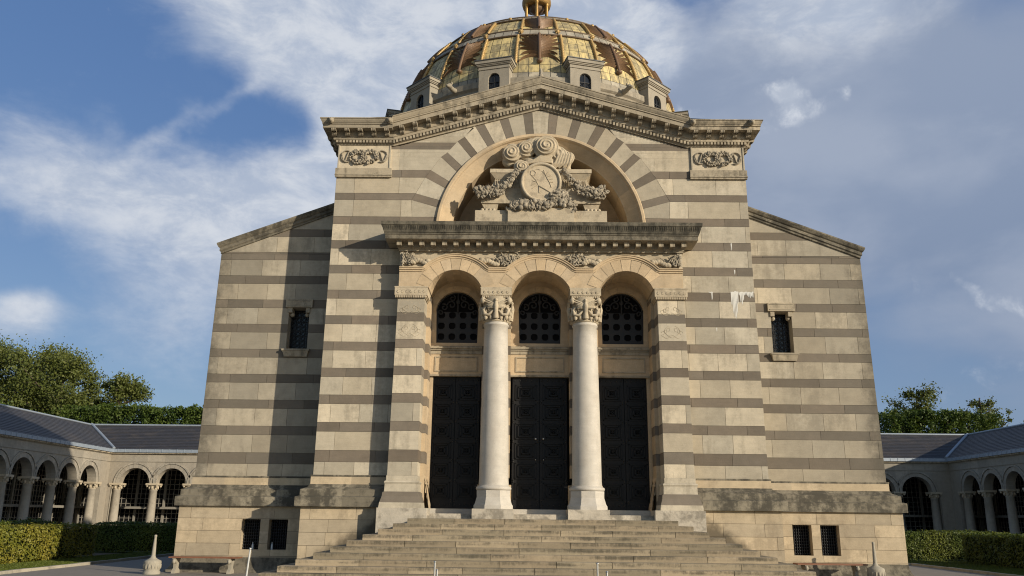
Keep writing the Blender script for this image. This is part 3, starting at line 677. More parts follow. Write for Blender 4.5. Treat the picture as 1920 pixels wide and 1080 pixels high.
mb.box(-4.4,4.4,YP-.4,YM+1,PZ+.8,PZ+.90,BLACKC,.5)
pcn=mb.build('portico_cornice',BLD)
BK=MB(CORN); BK.box(-.078,.078,-.26,0,0,.15,CORN,.6); BK.box(-.085,.085,-.27,0,.13,.155,CORN,.5); BK=BK.build('modillion',pcn,origin=(0,0,0))
for i in range(26):
    o=BK if i==0 else BK.copy()
    if i: COL.objects.link(o)
    o.parent=pcn; o.location=(-4.72+.378*i,YP-.11-CY,PZ+.115-G); o['group']='small square modillions under the portico cornice'
# ---- columns
def capital(px):
    b=MB(CARVE); c=(px,2.70); prof=[(.41,7.60),(.45,7.62),(.45,7.66),(.42,7.68),(.43,7.80),(.47,8.05),(.52,8.30),(.54,8.42)]
    b.lathe(px,2.70,prof,20,CARVE,.5)
    for k in range(4):      # angels in the middle of each face, scrolled corners
        M=Matrix.Rotation(k*math.pi/2,3,'Z')
        def T(x_,y_,z_): v=M@Vector((x_*.93,y_*.93,0)); return (px+v.x,2.70+v.y,z_)
        b.ball(T(0,-.56,8.30),(.055,.05,.06),CARVE,.6,8,6); b.tube([T(0,-.55,8.25),T(0,-.56,8.10),T(0,-.55,7.92),T(0,-.50,7.70)],[.05,.085,.07,.10],8,CARVE,.6)
        for q in(-1,1):
            for j in range(5): b.tube([T(q*.05,-.54,8.16-.03*j),T(q*(.22+.02*j),-.56,8.24-.05*j),T(q*(.44-.05*j),-.54,8.34-.10*j)],[.03,.032,.012],5,CARVE,.5)
            b.tube([T(q*.10,-.53,7.95),T(q*.24,-.52,7.80),T(q*.40,-.48,7.82),T(q*.44,-.46,7.98),T(q*.36,-.50,8.06)],[.03,.05,.06,.05,.03],6,CARVE,.5)
            b.tube([T(q*.03,-.52,7.86),T(q*.05,-.55,7.72)],[.03,.04],6,CARVE,.5)
        b.ball(T(.46,-.46,8.30),(.10,.10,.12),CARVE,.5,8,5); b.ball(T(.40,-.40,7.95),(.09,.09,.16),CARVE,.4,8,5)
        for j in range(5): b.ball(T(-.36+.18*j,-.46,7.74),(.07,.05,.10),CARVE,rnd(),7,4)
    return b
for sg in(-1,1):
    px=sg*1.475; ent=[(.475,2.36),(.475,2.42)]+[(.468-.078*u**1.4,2.42+5.06*u) for u in np.linspace(.02,1,12)]+[(.42,7.50),(.425,7.54),(.40,7.57),(.405,7.60)]
    mb=MB(GRAN); mb.lathe(px,2.70,ent,40,GRAN,.5)
    mb.lathe(px,2.70,[(.50,2.20),(.55,2.22),(.565,2.26),(.55,2.31),(.50,2.33),(.475,2.37)],32,GRAN,.5)
    mb.lathe(px,2.70,[(.66,1.64),(.66,1.74),(.62,1.80),(.575,1.95),(.56,2.0),(.565,2.20),(.5,2.20)],8,GRAN,.5,sm=False,rot=R(22.5))
    mb.box(px-.64,px+.64,2.06,3.3,1.34,1.64,PALE,.5)
    col_=mb.build('column',BLD); capital(px).build('capital',col_)
    mb=MB(CARVE)
    for (o_,z0,z1) in ((.44,8.40,8.43),(.47,8.43,8.47),(.51,8.47,8.70),(.525,8.70,8.735)): mb.box(px-o_,px+o_,2.70-min(o_,.5),YD-.02,z0,z1,CARVE,.6)
    for i in range(16): xx=px-.44+.0587*i; mb.box(xx-.018,xx+.018,2.22,2.27,8.385,8.455,CARVE,.7)
    for i in range(6):
        cx=px-.38+.15*i; mb.tube([(cx+.05*u*math.cos(5*u),2.19,8.58+.055*u*math.sin(5*u)) for u in np.linspace(.1,1.2,10)],.010,4,CARVE,.4)
    mb.build('impost_block',BLD)
# ---- door bays
def studs(b,pts,Y,r_=.022):
    for x_,z_ in pts: b.ball((x_,Y,z_),(r_,.02,r_),STUD,.5,6,3)
bays=[(-2.85,.83,0),(0.,.926,1),(2.85,.83,0)]
for c,h,mid in bays:
    mb=MB(WARM,CORN,MORT); Y=YD; hw=.75; zsil=7.14; spr=8.22
    xs=np.linspace(-1.05,1.05,61); 
    for a,b in zip(xs[:-1],xs[1:]):
        f=lambda x_:spr+math.sqrt(max(hw*hw-x_*x_,0)) if abs(x_)<=hw+1e-6 else None
        a_,b_=a,b
        if abs((a+b)/2)<hw:
            a_=max(a,-hw); b_=min(b,hw); mb.poly([(c+a_,Y,f(a_)),(c+b_,Y,f(b_)),(c+b_,Y,9.5),(c+a_,Y,9.5)],WARM,.5); mb.poly([(c+a_,Y,f(a_)),(c+b_,Y,f(b_)),(c+b_,Y+.22,f(b_)),(c+a_,Y+.22,f(a_))],WARM,.5)
        else: mb.poly([(c+a,Y,7.1),(c+b,Y,7.1),(c+b,Y,9.5),(c+a,Y,9.5)],WARM,.5)
    for s in(-1,1):
        mb.poly([(c+s*hw,Y,zsil),(c+s*hw,Y+.22,zsil),(c+s*hw,Y+.22,spr),(c+s*hw,Y,spr)],WARM,.5)
        mb.poly([(c+s*hw,Y-.0005,7.1),(c+s*.70,Y-.0005,7.1),(c+s*.70,Y-.0005,7.1),(c+s*hw,Y-.0005,9.0)],WARM)
    # archivolt band round the window
    for i in range(9):
        a0=-math.pi/2+math.pi*i/9; a1=a0+math.pi/9; g=.008; t=rnd()
        mb.poly([(c+hw*math.sin(a),Y-.03,spr+hw*math.cos(a)) for a in np.linspace(a0+g,a1-g,4)]+[(c+(hw+.20)*math.sin(a),Y-.03,spr+(hw+.20)*math.cos(a)) for a in np.linspace(a1-g,a0+g,4)],WARM,t)
        mb.grid([[(c+hw*math.sin(a),yy,spr+hw*math.cos(a)) for a in np.linspace(a0,a1,4)] for yy in (Y-.03,Y)],WARM,t,sm=False)
    for i in range(1,13):
        pass
    mb.box(c-1.0,c+1.0,Y-.03,Y+.24,7.02,zsil,WARM,.5)
    mb.box(c-1.0,c+1.0,Y-.14,Y+.01,6.93,6.985,CORN,.6); mb.box(c-1.0,c+1.0,Y-.11,Y+.01,6.985,7.02,CORN,.5); mb.box(c-1.0,c+1.0,Y-.10,Y+.01,6.87,6.93,CORN,.4); mb.box(c-1.0,c+1.0,Y-.06,Y+.01,6.75,6.87,CORN,.6)
    mb.box(c-1.0,c+1.0,Y-.03,Y+.01,6.04,6.75,WARM,.6)
    w2=h-.10
    for (a,b,d,e) in ((c-w2,c+w2,6.62,6.66),(c-w2,c+w2,6.14,6.18),(c-w2,c-w2+.04,6.18,6.62),(c+w2-.04,c+w2,6.18,6.62)): mb.box(a,b,Y-.055,Y-.028,d,e,CORN,.6)
    mb.box(c-1.0,c+1.0,Y-.05,Y+.3,5.99,6.045,CORN,.5)
    mb.build('door_surround',BLD)
    # tracery window
    g=MB(IRON,VOID,GLASS); Yg=Y+.16
    n=24; P=[(c-hw,Yg+.06,zsil),(c+hw,Yg+.06,zsil)]+[(c+hw*math.cos(a),Yg+.06,spr+hw*math.sin(a)) for a in np.linspace(0,math.pi,n)]
    g.poly(P,VOID)
    def bar(x0,x1,z0,z1,dy=0.): g.box(c+x0,c+x1,Yg+dy,Yg+.03,z0,z1,IRON,rnd())
    cw=2*hw/4; hs=.115
    zrows=[zsil+.26,zsil+.64,zsil+1.02]
    edges=[-hw]+[v for k_ in range(4) for v in(-hw+cw*(k_+.5)-hs,-hw+cw*(k_+.5)+hs)]+[hw]
    for k_ in range(0,len(edges),2): bar(edges[k_],edges[k_+1],zsil,spr+.05)
    zl=[zsil]+[v for z_ in zrows for v in (z_-hs,z_+hs)]+[spr+.05]
    for k_ in range(0,len(zl),2): bar(-hw+.002,hw-.002,zl[k_],zl[k_+1],.004)
    for i in range(4):
        for z_ in zrows:
            cx=-hw+cw*(i+.5)
            for sx_,sz_ in((1,1),(1,-1),(-1,1),(-1,-1)): g.poly([(c+cx+sx_*hs,Yg-.001,z_+sz_*hs),(c+cx+sx_*(hs-.06),Yg-.001,z_+sz_*hs),(c+cx+sx_*hs,Yg-.001,z_+sz_*(hs-.06))],IRON)
    for s in(-1,1):
        for (cx,cz,r0,st) in ((.22,spr+.30,.16,0.),(.48,spr+.22,.13,1.),(.20,spr+.55,.11,2.),(.60,spr+.02,.10,0.)):
            g.tube([(c+s*(cx+r0*(1-.11*u)*math.cos(u+st)),Yg,cz+r0*(1-.11*u)*math.sin(u+st)) for u in np.linspace(0,7,22)],.03,5,IRON,.5)
    g.tube([(c,Yg,spr+.0),(c,Yg,spr+.7)],.035,5,IRON); g.ball((c,Yg,spr+.42),(.08,.03,.10),IRON)
    g.tube([(c+(hw-.02)*math.cos(a),Yg,spr+(hw-.02)*math.sin(a)) for a in np.linspace(0,math.pi,20)],.03,5,IRON)
    g.build('tracery_window',BLD)
    # double door
    Yd=Y+.10; dm=MB(DOOR); dm.box(c-h,c+h,Yd+.05,Yd+.12,1.64,6.0,DOOR,.5)
    d_=dm.build('door',BLD)
    for s in(-1,1):
        lf=MB(DOOR,STUD); x0,x1=(c+.012,c+h-.01) if s>0 else (c-h+.01,c-.012)
        lf.box(x0,x1,Yd,Yd+.048,1.66,5.985,DOOR,.5)
        n=6; ph=(5.985-1.66-.44)/n; cxp=(x0+x1)/2; hwp=(x1-x0)/2-.10
        for i in range(n):
            cz=1.66+.24+ph*(i+.5)
            for q,dd in ((1.,.03),(.74,.045),(.42,.06),(.16,.08)):
                a_=hwp*q; b_=(ph/2-.06)*q
                for (u0,u1,v0,v1) in((-a_,a_,b_-.03,b_),(-a_,a_,-b_,-b_+.03),(-a_,-a_+.03,-b_,b_),(a_-.03,a_,-b_,b_)): lf.box(cxp+u0,cxp+u1,Yd-dd,Yd,cz+v0,cz+v1,DOOR,rnd())
            studs(lf,[(xx,cz+s2*ph/2+s3*.03) for xx in(x0+.045,x1-.045) for s2 in(-1,) for s3 in(-1,1)],Yd-.012)
        studs(lf,[(x0+.07+(x1-x0-.14)*k_/4,z_) for k_ in range(5) for z_ in(1.78,5.87)],Yd-.012)
        L_=lf.build('leaf',d_)
        if mid:
            hb=MB(STEEL); hb.ball((c+s*.13,Yd-.05,3.92),(.035,.03,.035),STEEL,.5,8,5); hb.build('door_knob',L_); hb=MB(STEEL); hb.ball((c+s*.13,Yd-.03,3.24),(.02,.02,.02),STEEL,.5,8,5); hb.build('lock_plate',L_)
mb=MB(PALE,STEP); mb.box(-3.5,3.5,2.32,YD+.3,G,1.487,PALE,.7); mb.box(-3.6,3.6,3.42,YD+.3,1.487,1.645,GRAN,.4); mb.build('threshold',BLD)
# ---- tympanum sculpture
SC=MB(CARVE,GREYC); Ys=2.62
SC.box(-2.24,2.24,2.25,3.7,10.85,11.46,CARVE,.5)
SC.taper((0,3.0),(2.02,.52),(0,3.0),(1.58,.42),11.88,12.72,CARVE,.6)
SC.box(-2.05,2.05,2.46,3.6,11.80,11.90,CARVE,.5)
SC.taper((0,3.0),(1.56,.44),(0,3.0),(1.74,.56),12.72,12.92,CARVE,.5); SC.box(-1.76,1.76,2.42,3.6,12.92,13.06,CARVE,.6)
for s in(-1,1):
    SC.taper((s*1.72,2.8),(.17,.25),(s*1.74,2.8),(.30,.30),11.55,11.82,CARVE,.6); SC.box(s*1.72-.22,s*1.72+.22,2.48,3.1,11.44,11.56,CARVE,.5)
    for j in range(4): SC.ball((s*1.80-.20+.13*j,2.44,11.52),(.075,.11,.08),CARVE,.5,8,5)
    for j in range(12): SC.box(s*(.75+.075*j)-.012,s*(.75+.075*j)+.012,2.50,2.54,12.42,12.70,CARVE,.3)   # fluting hints
scu=SC.build('tympanum_sculpture',BLD)
md=MB(CARVE); cz=12.46
md.lathe(0,0,[(.001,0)],3) if False else None
def disc(r_,y_): return [(r_*math.cos(a),y_,cz+r_*1.03*math.sin(a)) for a in np.linspace(0,2*math.pi,48,endpoint=False)]
md.grid([disc(.60,2.14),disc(.61,2.10),disc(.66,2.08),disc(.70,2.11),disc(.71,2.20),disc(.71,2.6)],CARVE,.6,closed=True); md.poly(disc(.60,2.14),CARVE,.7)
def tw(pts,r_=.014): md.tube([(a,2.135,cz+b) for a,b in pts],r_,5,CARVE,.3)
tw([(-.10,-.10),(-.16,.06),(-.27,.18),(-.36,.28),(-.34,.40),(-.25,.42),(-.17,.34)]); tw([(-.17,.34),(-.22,.22),(-.34,.26)]); tw([(-.25,.42),(-.12,.48),(-.02,.44)])
tw([(-.05,-.40),(-.08,-.14),(.33,-.38)],.02); tw([(-.10,-.10),(-.30,-.24)]); tw([(-.2,-.05),(-.33,-.12)]); tw([(-.14,0),(-.3,.05)])
tw([(.10,.44),(.14,.30),(.22,.12),(.30,-.02),(.36,-.2)]); tw([(.14,.30),(.04,.40)]); tw([(.16,.26),(.26,.36)]); tw([(.2,.18),(.34,.24)]); tw([(.24,.08),(.40,.12)]); tw([(.28,0),(.42,0)])
md.build('medallion',scu)
gb=MB(GREYC); rgn=random.Random(9)
def garland(pts,r_,n,sz):
    pts=[Vector(p) for p in pts]
    for i in range(n):
        u=rgn.random()*(len(pts)-1); k_=int(u); p=pts[k_].lerp(pts[min(k_+1,len(pts)-1)],u-k_); rr_=r_(u/(len(pts)-1))
        a=rgn.uniform(0,2*math.pi); q=rgn.random()**.5; s_=sz*rgn.uniform(.6,1.3)
        gb.ball((p.x+rr_*q*math.cos(a),p.y-.10*rgn.random()-.05*(1-q),p.z+rr_*q*math.sin(a)),(s_*1.25,s_*.8,s_*rgn.uniform(.3,.9)),GREYC,rgn.random(),6,4,Matrix.Rotation(rgn.uniform(0,3),3,'Y'),sm=False)
for s in(-1,1):
    garland([(s*.78,2.32,12.95),(s*1.05,2.34,12.55),(s*1.45,2.36,12.22),(s*1.95,2.36,12.12),(s*2.12,2.4,12.22)],lambda u:.07+.15*min(1,u*1.6)*(1 if u<.9 else .9),300,.062)
garland([(-1.05,2.16,11.52),(-.6,2.12,11.62),(-.2,2.10,11.58),(.2,2.10,11.58),(.55,2.12,11.75),(.85,2.14,11.75),(1.1,2.2,11.5)],lambda u:.16,330,.07)
garland([(.45,2.12,11.85),(.75,2.16,12.05)],lambda u:.2,90,.075)
for i in range(16): gb.ball((rgn.uniform(-.8,.8),2.02,rgn.uniform(11.46,11.75)),.10*rgn.uniform(.7,1.1),GREYC,rgn.random(),9,6)
gb.box(-1.12,1.12,2.10,2.6,10.85,11.50,CARVE,.5)
gb.build('garland',scu)
cl=MB(CARVE)
for p,r_ in (((-1.02,2.75,13.72),.34),((-1.12,2.8,13.50),.24),((-.62,2.75,13.85),.36),((-.30,2.8,14.05),.34),((-.02,2.78,14.10),.32),((.25,2.7,13.95),.40),((.55,2.75,13.72),.36),((.82,2.8,13.66),.28),((.80,2.8,13.40),.28),((.40,2.7,13.36),.30),((0,2.75,13.45),.30),((-.35,2.75,13.40),.26),((-.60,2.65,13.20),.24),((-.85,2.6,12.95),.20),((.62,2.75,13.15),.22),((.9,2.8,13.2),.18),((-.25,2.7,13.15),.28),((.2,2.7,13.12),.26)):
    cl.ball(p,(r_,r_*.8,r_),CARVE,.5,16,10)
def scroll(cx,cy_,cz_,rb,turn,t0,n=3.2,rad=.034):
    P=[];Q=[]
    for u in np.linspace(0,1,int(26*n)):
        r_=rb*(1.0-.88*u); P.append((cx+r_*math.cos(t0+turn*u*n*6.28),cy_-.8*math.sqrt(max(rb*rb-r_*r_,0))-.015,cz_+r_*math.sin(t0+turn*u*n*6.28))); Q.append(rad*(1.1-.4*u))
    cl.tube(P,Q,6,CARVE,.5)
for a in ((-1.02,2.72,13.74,.36,-1,2.,3.),(-.50,2.68,13.90,.33,-1,1.,3.),(.20,2.62,13.92,.46,1,2.6,3.6),(.62,2.70,13.66,.36,-1,0.,2.6),(.92,2.76,13.60,.26,-1,1.,2.2),(-.66,2.60,13.16,.28,1,1.5,2.8),(-.10,2.75,14.12,.27,1,0.,2.2)):
    cl.ball(a[:3],(a[3]*.98,a[3]*.8,a[3]*.98),CARVE,.5,18,12); scroll(*a)
for k_ in range(6):   # flowing folds between the curls
    cl.tube([(.55+.1*k_,2.46+.015*k_,13.95-.05*k_),(.62+.09*k_,2.42,13.6),(.50+.1*k_,2.44,13.3),(.2+.14*k_,2.5,13.12)],[.03,.045,.045,.03],6,CARVE,.5)
    cl.tube([(-.85+.06*k_,2.5,13.05+.03*k_),(-.45+.05*k_,2.44,13.28+.03*k_),(0,2.42,13.34+.045*k_),(.4,2.42,13.30+.05*k_)],[.03,.04,.04,.02],6,CARVE,.5)
co=cl.build('smoke_cloud',scu)
md_=co.modifiers.new('remesh','REMESH'); md_.mode='VOXEL'; md_.voxel_size=.018; md_.use_smooth_shade=True
sm_=co.modifiers.new('smooth','SMOOTH'); sm_.iterations=2; sm_.factor=.5
# ---- staircase
mb=MB(STEP,MORT)
for k_ in range(0,13):
    zt=1.341-.1459*k_; wd_=3.821+.35*k_; yf=-.35*k_; rg_=random.Random(200+k_); x_=-wd_; edges=[-wd_]
    while True:
        x_+=rg_.uniform(1.3,1.9)
        if x_>wd_-.5: break
        edges.append(x_)
    edges.append(wd_)
    for a,b in zip(edges[:-1],edges[1:]):
        g=.006; t=rg_.random(); dz=rg_.uniform(-.004,.003); dy=rg_.uniform(-.006,.006)
        z0=zt-.1459-.02 if k_<12 else G-.05; y1=yf+.42 if k_ else 3.4
        A=[(a+g,yf+dy,z0),(b-g,yf+dy,z0),(b-g,y1,z0),(a+g,y1,z0)]; r_=.014
        T=[(a+g,yf+dy,zt-r_),(b-g,yf+dy,zt-r_),(b-g,y1,zt-r_),(a+g,y1,zt-r_)]
        mb.hexa(A+T,STEP,t,skip=(1,)); 
        T2=[(a+g,yf+dy+r_,zt+dz),(b-g,yf+dy+r_,zt+dz),(b-g,y1,zt+dz),(a+g,y1,zt+dz)]
        mb.poly(T2,STEP,t); mb.poly([T[0],T[1],T2[1],T2[0]],STEP,t); mb.poly([T[1],T[2],T2[2],T2[1]],STEP,t); mb.poly([T[3],T[0],T2[0],T2[3]],STEP,t)
    if k_:
        for s in(-1,1):
            y_=yf+.42
            while y_<YM-.3:
                y2=min(y_+1.5,YM-.28); t=rg_.random(); a,b=(wd_-.42,wd_) if s>0 else (-wd_,-wd_+.42)
                mb.box(a,b,y_+.005,y2,zt-.17 if k_<12 else G-.05,zt-.001,STEP,t); y_=y2
mb.box(-3.8,3.8,.05,2.5,G,1.33,STEP,.5)
mb.build('staircase',BLD)
# ---- drum, dormers, dome
mb=MB(DRUM,LEADD)
mb.lathe(0,CY,[(7.95,15.3),(7.6,15.8),(7.2,16.3),(6.9,16.6),(6.79,16.62),(6.79,16.78),(6.71,16.82),(6.69,17.0),(6.64,17.04),(6.64,17.2),(6.58,17.24),(6.56,17.42),(6.60,17.45),(6.66,17.5),(6.66,17.74),(6.50,17.77),(6.3,17.77)],72,DRUM,lambda a,b:((a*7+b//2*5)%11)/11,sm=False)
mb.build('drum',BLD)
ZC,RD=17.0,6.5
def sp(az_,z_,o_=0.):
    r_=math.sqrt(max(RD*RD-(z_-ZC)**2,.0))/RD; n=Vector((math.sin(az_)*r_,-math.cos(az_)*r_,(z_-ZC)/RD)); return Vector((0,CY,ZC))+n*(RD+o_)
dm=MB(GTILE,GBAND,LEADD)
bands=[(17.77,18.08,1,0,.0),(18.08,18.45,0,0,.0),(18.45,18.85,0,0,.0),(18.85,19.3,0,0,0),(19.3,19.72,0,0,0),(19.72,20.13,0,0,0),(20.13,20.48,1,1,.045),(20.48,20.86,0,0,0),(20.86,21.22,0,0,0),(21.22,21.5,0,0,0),(21.5,21.75,1,1,.04),(21.75,22.2,0,0,0),(22.2,22.6,1,0,0),(22.6,23.0,1,0,0),(23.0,23.4,1,0,0)]
rgn=random.Random(3); NT_=96 if False else 96
for bi,(z0,z1,mt,_,off) in enumerate(bands):
    n=96 if z0<21.7 else 48
    for i in range(n):
        a0=2*math.pi*i/n; a1=2*math.pi*(i+1)/n; g=.0018; t=rgn.random()*.8+.2*(i%2)
        m_=GBAND if mt else GTILE
        zs=[z0+.008,(z0+z1)/2,z1-.008]
        dm.grid([[sp(a0+g,q,off),sp((a0+a1)/2,q,off),sp(a1-g,q,off)] for q in zs],m_,t,sm=True)
    if off:
        for z_,o2 in((z0,off+.03),(z1,off+.02)):
            pass
dm.lathe(0,CY,[(math.sqrt(RD*RD-(z_-ZC)**2)*.997,z_) for z_ in np.linspace(17.7,23.45,30)],96,LEADD,.5)
dome=dm.build('dome',BLD)
for z_ in (20.12,20.50,21.49,21.77):
    pts=[sp(a,z_,.05) for a in np.linspace(0,2*math.pi,97)]; b=MB(RINGM); b.tube(pts,.038,6,RINGM,.5,cap=False); b.build('dome_ring',dome)
def inst(o,parent,angs,group=None):
    for i,a in enumerate(angs):
        q=o if i==0 else copy_tree(o,parent)
        q.parent=parent; q.rotation_euler=(0,0,a)
        if group: q['group']=group
A12=[R(30*i) for i in range(12)]
# rope ribs
def rope(z0,z1,az_):
    b=MB(GRIB); n=int((z1-z0)/.03); pts=[]; rad=[]
    for i in range(n+1):
        z_=z0+(z1-z0)*i/n; pts.append(sp(az_,z_,.06)); rad.append(.052+.015*(1 if i%3 else -1))
    b.tube(pts,rad,8,GRIB,.5)
    b.tube([sp(az_-.019,z0-.02,.03),sp(az_-.017,z1,.03)],.035,5,GRIB,.3) if False else None
    return b
for q,(zz0,zz1,da) in enumerate(((18.50,20.08,8.5),(20.55,21.46,7.6))):
    for s in(-1,1):
        o=rope(zz0,zz1,R(da)*s).build('rope_rib',dome); inst(o,dome,A12,'gilt rope ribs on the dome')
# palms: stem plus drooping leaves, as thin ridged blades lying on the sphere
def palm(zb,zt,hwid,nl,fan=True):
    b=MB(GPALM); 
    def at(u,v,o_=.05): # u sideways in metres, v height
        r_=math.sqrt(RD*RD-(v-ZC)**2); return sp(u/r_,v,o_)
    b.tube([at(0,zb+(zt-zb)*q,.12) for q in np.linspace(0,1,10)],[.06]*10,7,GPALM,.2)
    if fan: b.ball(at(0,zb,.10),(.13,.13,.09),GPALM,.1,8,5)
    H=zt-zb
    for s in(-1,1):
        for i in range(nl):
            f=i/(nl-1); v0=zb+H*((.20+.62*f) if fan else (.02+.75*f)); th=R(-2+62*f**.8) if fan else R(24+22*f)
            ln=(hwid*(1.,.88,.96)[i%3]/math.cos(th)) if fan else hwid/math.cos(th); ln=min(ln,(zt-.02-v0)/max(math.sin(th),.05)); drop=.32*(1-f)**3 if fan else .05
            A=[];Bm=[];Cc=[]
            for q in np.linspace(0,1,9):
                u=s*ln*q*math.cos(th); v=min(v0+ln*q*math.sin(th)+.10*math.sin(q*2.2)*(1-f)-drop*q**2.5,zt-.02)
                wd2=.078*(1-q)**.75+.004
                nx,nz_=-math.sin(th)*s,math.cos(th)
                A.append(at(u+nx*wd2,v+nz_*wd2,.03)); Bm.append(at(u,v,.10+.035*math.sin(q*3.))); Cc.append(at(u-nx*wd2,v-nz_*wd2,.02))
            b.grid([A,Bm],GPALM,.75+.25*rnd(),sm=False); b.grid([Bm,Cc],GPALM,.0+.25*rnd(),sm=False)
    return b
o=palm(18.55,20.08,.80,9).build('palm_ornament',dome); inst(o,dome,A12,'bronze palm ornaments on the lower tier of the dome')
o=palm(20.55,21.46,.58,7,False).build('palm_ornament',dome); inst(o,dome,A12,'bronze palm ornaments on the upper tier of the dome')
b=MB(GRIB); p=sp(0,20.3,.10); b.ball(p,(.10,.08,.09),GRIB,.5,8,5)
for k_ in range(6): b.ball(p+Vector((.09*math.cos(k_),-.01,.08*math.sin(k_))),.035,GRIB,.4,6,4)
o=b.build('rosette',dome); inst(o,dome,[R(7.5+15*i) for i in range(24)],'gilt rosettes on the dome band')
b=MB(GRIB); p=sp(0,21.62,.08); b.ball(p,(.08,.06,.07),GRIB,.5,8,5); o=b.build('rosette',dome); inst(o,dome,[R(15*i) for i in range(24)],'small gilt rosettes on the upper dome band')
# dormers (built facing -Y on the axis, then rotated)
def yv(r_): return CY-r_
RF=6.81
b=MB(DORM,DRUM,LEADD); hw=.61
n=12; wh=.235
b.box(-hw,-wh,yv(RF),yv(5.7),16.3,18.10,DORM,.5); b.box(wh,hw,yv(RF),yv(5.7),16.3,18.10,DORM,.5)
b.box(-wh,wh,yv(RF),yv(5.7),16.3,16.6,DORM,.5)
xs=np.linspace(-wh,wh,17)
for a_,c_ in zip(xs[:-1],xs[1:]):
    f=lambda x_:17.695+math.sqrt(max(wh*wh-x_*x_,0)); b.poly([(a_,yv(RF),f(a_)),(c_,yv(RF),f(c_)),(c_,yv(RF),18.10),(a_,yv(RF),18.10)],DORM,.5); b.poly([(a_,yv(RF),f(a_)),(c_,yv(RF),f(c_)),(c_,yv(RF-.3),f(c_)),(a_,yv(RF-.3),f(a_))],DORM,.5)
for (o_,z0,z1) in ((.03,18.10,18.14),(.015,18.14,18.24),(.06,18.24,18.28),(.09,18.28,18.33),(.13,18.33,18.45)):
    b.box(-hw-o_,hw+o_,yv(RF+o_),yv(5.4),z0,z1,DORM,.5)
b.box(-hw-.16,hw+.16,yv(RF+.16),yv(5.4),18.45,18.485,LEADD)
D_=b.build('dormer',BLD)
g=MB(GLASS,WPAINT,IRON); Yq=yv(RF-.10)
g.poly([(-wh,Yq,16.6),(wh,Yq,16.6)]+[(wh*math.cos(a),Yq,17.695+wh*math.sin(a)) for a in np.linspace(0,math.pi,12)],GLASS)
g.box(-.015,.015,Yq-.03,Yq-.005,16.6,17.92,IRON); g.box(-wh,wh,Yq-.03,Yq-.005,17.55,17.58,IRON); g.box(-wh,wh,Yq-.03,Yq-.005,17.21,17.235,IRON)
g.tube([((wh-.02)*math.cos(a),Yq-.02,17.695+(wh-.02)*math.sin(a)) for a in np.linspace(0,math.pi,10)],.014,4,IRON)
for s in(-1,1):
    for k_ in range(3): g.tube([(s*.12+.06*math.cos(a),Yq-.02,17.05+.2*k_+.06*math.sin(a)) for a in np.linspace(0,6.3,9)],.009,4,IRON)
g.build('window',D_)
D_.parent=BLD
inst(D_,BLD,[R(15+30*i) for i in range(12)],'stone dormers with arched windows round the dome')
gg=MB(DRUM); gg.tube([(0,yv(6.5),17.60),(0,yv(6.8),17.57),(0,yv(6.95),17.60)],[.12,.10,.09],8,DRUM,.3); gg.ball((0,yv(7.02),17.63),(.11,.13,.11),DRUM,.4,8,6); gg.ball((0,yv(7.14),17.58),(.08,.1,.06),DRUM,.3,8,5)
for s in(-1,1): gg.ball((s*.08,yv(6.98),17.74),(.035,.05,.06),DRUM,.3,6,4)
o=gg.build('gargoyle',BLD); inst(o,BLD,[R(30*i) for i in (1,2,3,4,5,7,8,9,10,11)],'animal head spouts on the drum between dormers')
# lantern
lm=MB(GLANT); 
for i in range(6):
    a=R(60*i+30*0)-math.pi/2; x_,y_=.56*math.cos(a),CY+.56*math.sin(a); 
    lm.lathe(x_,y_,[(.085,23.3),(.085,24.4),(.075,24.5),(.072,25.15),(.10,25.18),(.10,25.25)],8,GLANT,.3)
lm.lathe(0,CY,[(.72,23.2),(.72,23.5),(.6,23.55)],24,GLANT,.4)
lm.lathe(0,CY,[(.50,25.22),(.66,25.24),(.66,25.34),(.70,25.38),(.70,25.55),(.64,25.62),(.60,25.95),(.40,26.25),(.0,26.5)],28,GLANT,.5)
lm.lathe(0,CY,[(.02,24.88),(.16,24.92),(.32,25.05),(.40,25.25),(.3,25.4)],20,GPALM,.5)
lm.build('lantern',BLD)
b=MB(DRUM); b.lathe(0,YM-.45,[(.07,16.55),(.09,16.62),(.04,16.68),(.06,16.78),(.02,16.9),(.001,16.95)],8,DRUM,.3); b.build('finial',BLD)
# white droppings on the right pier
rgn=random.Random(4); b=MB(DROP)
def drip(x0,x1,zt,lens):
    n=len(lens); st=(x1-x0)/n
    for i,l in enumerate(lens):
        a=x0+st*i; jag=[(a,zt+rgn.uniform(-.02,.02)),(a+st,zt+rgn.uniform(-.02,.02)),(a+st*.8,zt-l*.8),(a+st*.5,zt-l),(a+st*.2,zt-l*.85)]
        b.poly([(p,YM-.004-.0008*i,q) for p,q in jag],DROP)
drip(6.40,6.65,8.80,[.5,.78,.95,.98,.8,.45]); drip(6.66,7.16,8.78,[.12,.38,.45,.3,.12,.10,.13,.18,.22,.16,.2]); drip(6.50,6.54,10.50,[.27,.24]); drip(6.56,6.60,9.55,[.16,.13])
drip(5.75,5.79,8.78,[.3,.28]); drip(5.66,5.80,8.78,[.03,.04,.05]); drip(5.85,5.88,7.55,[.14])
b.build('white_stain',BLD)
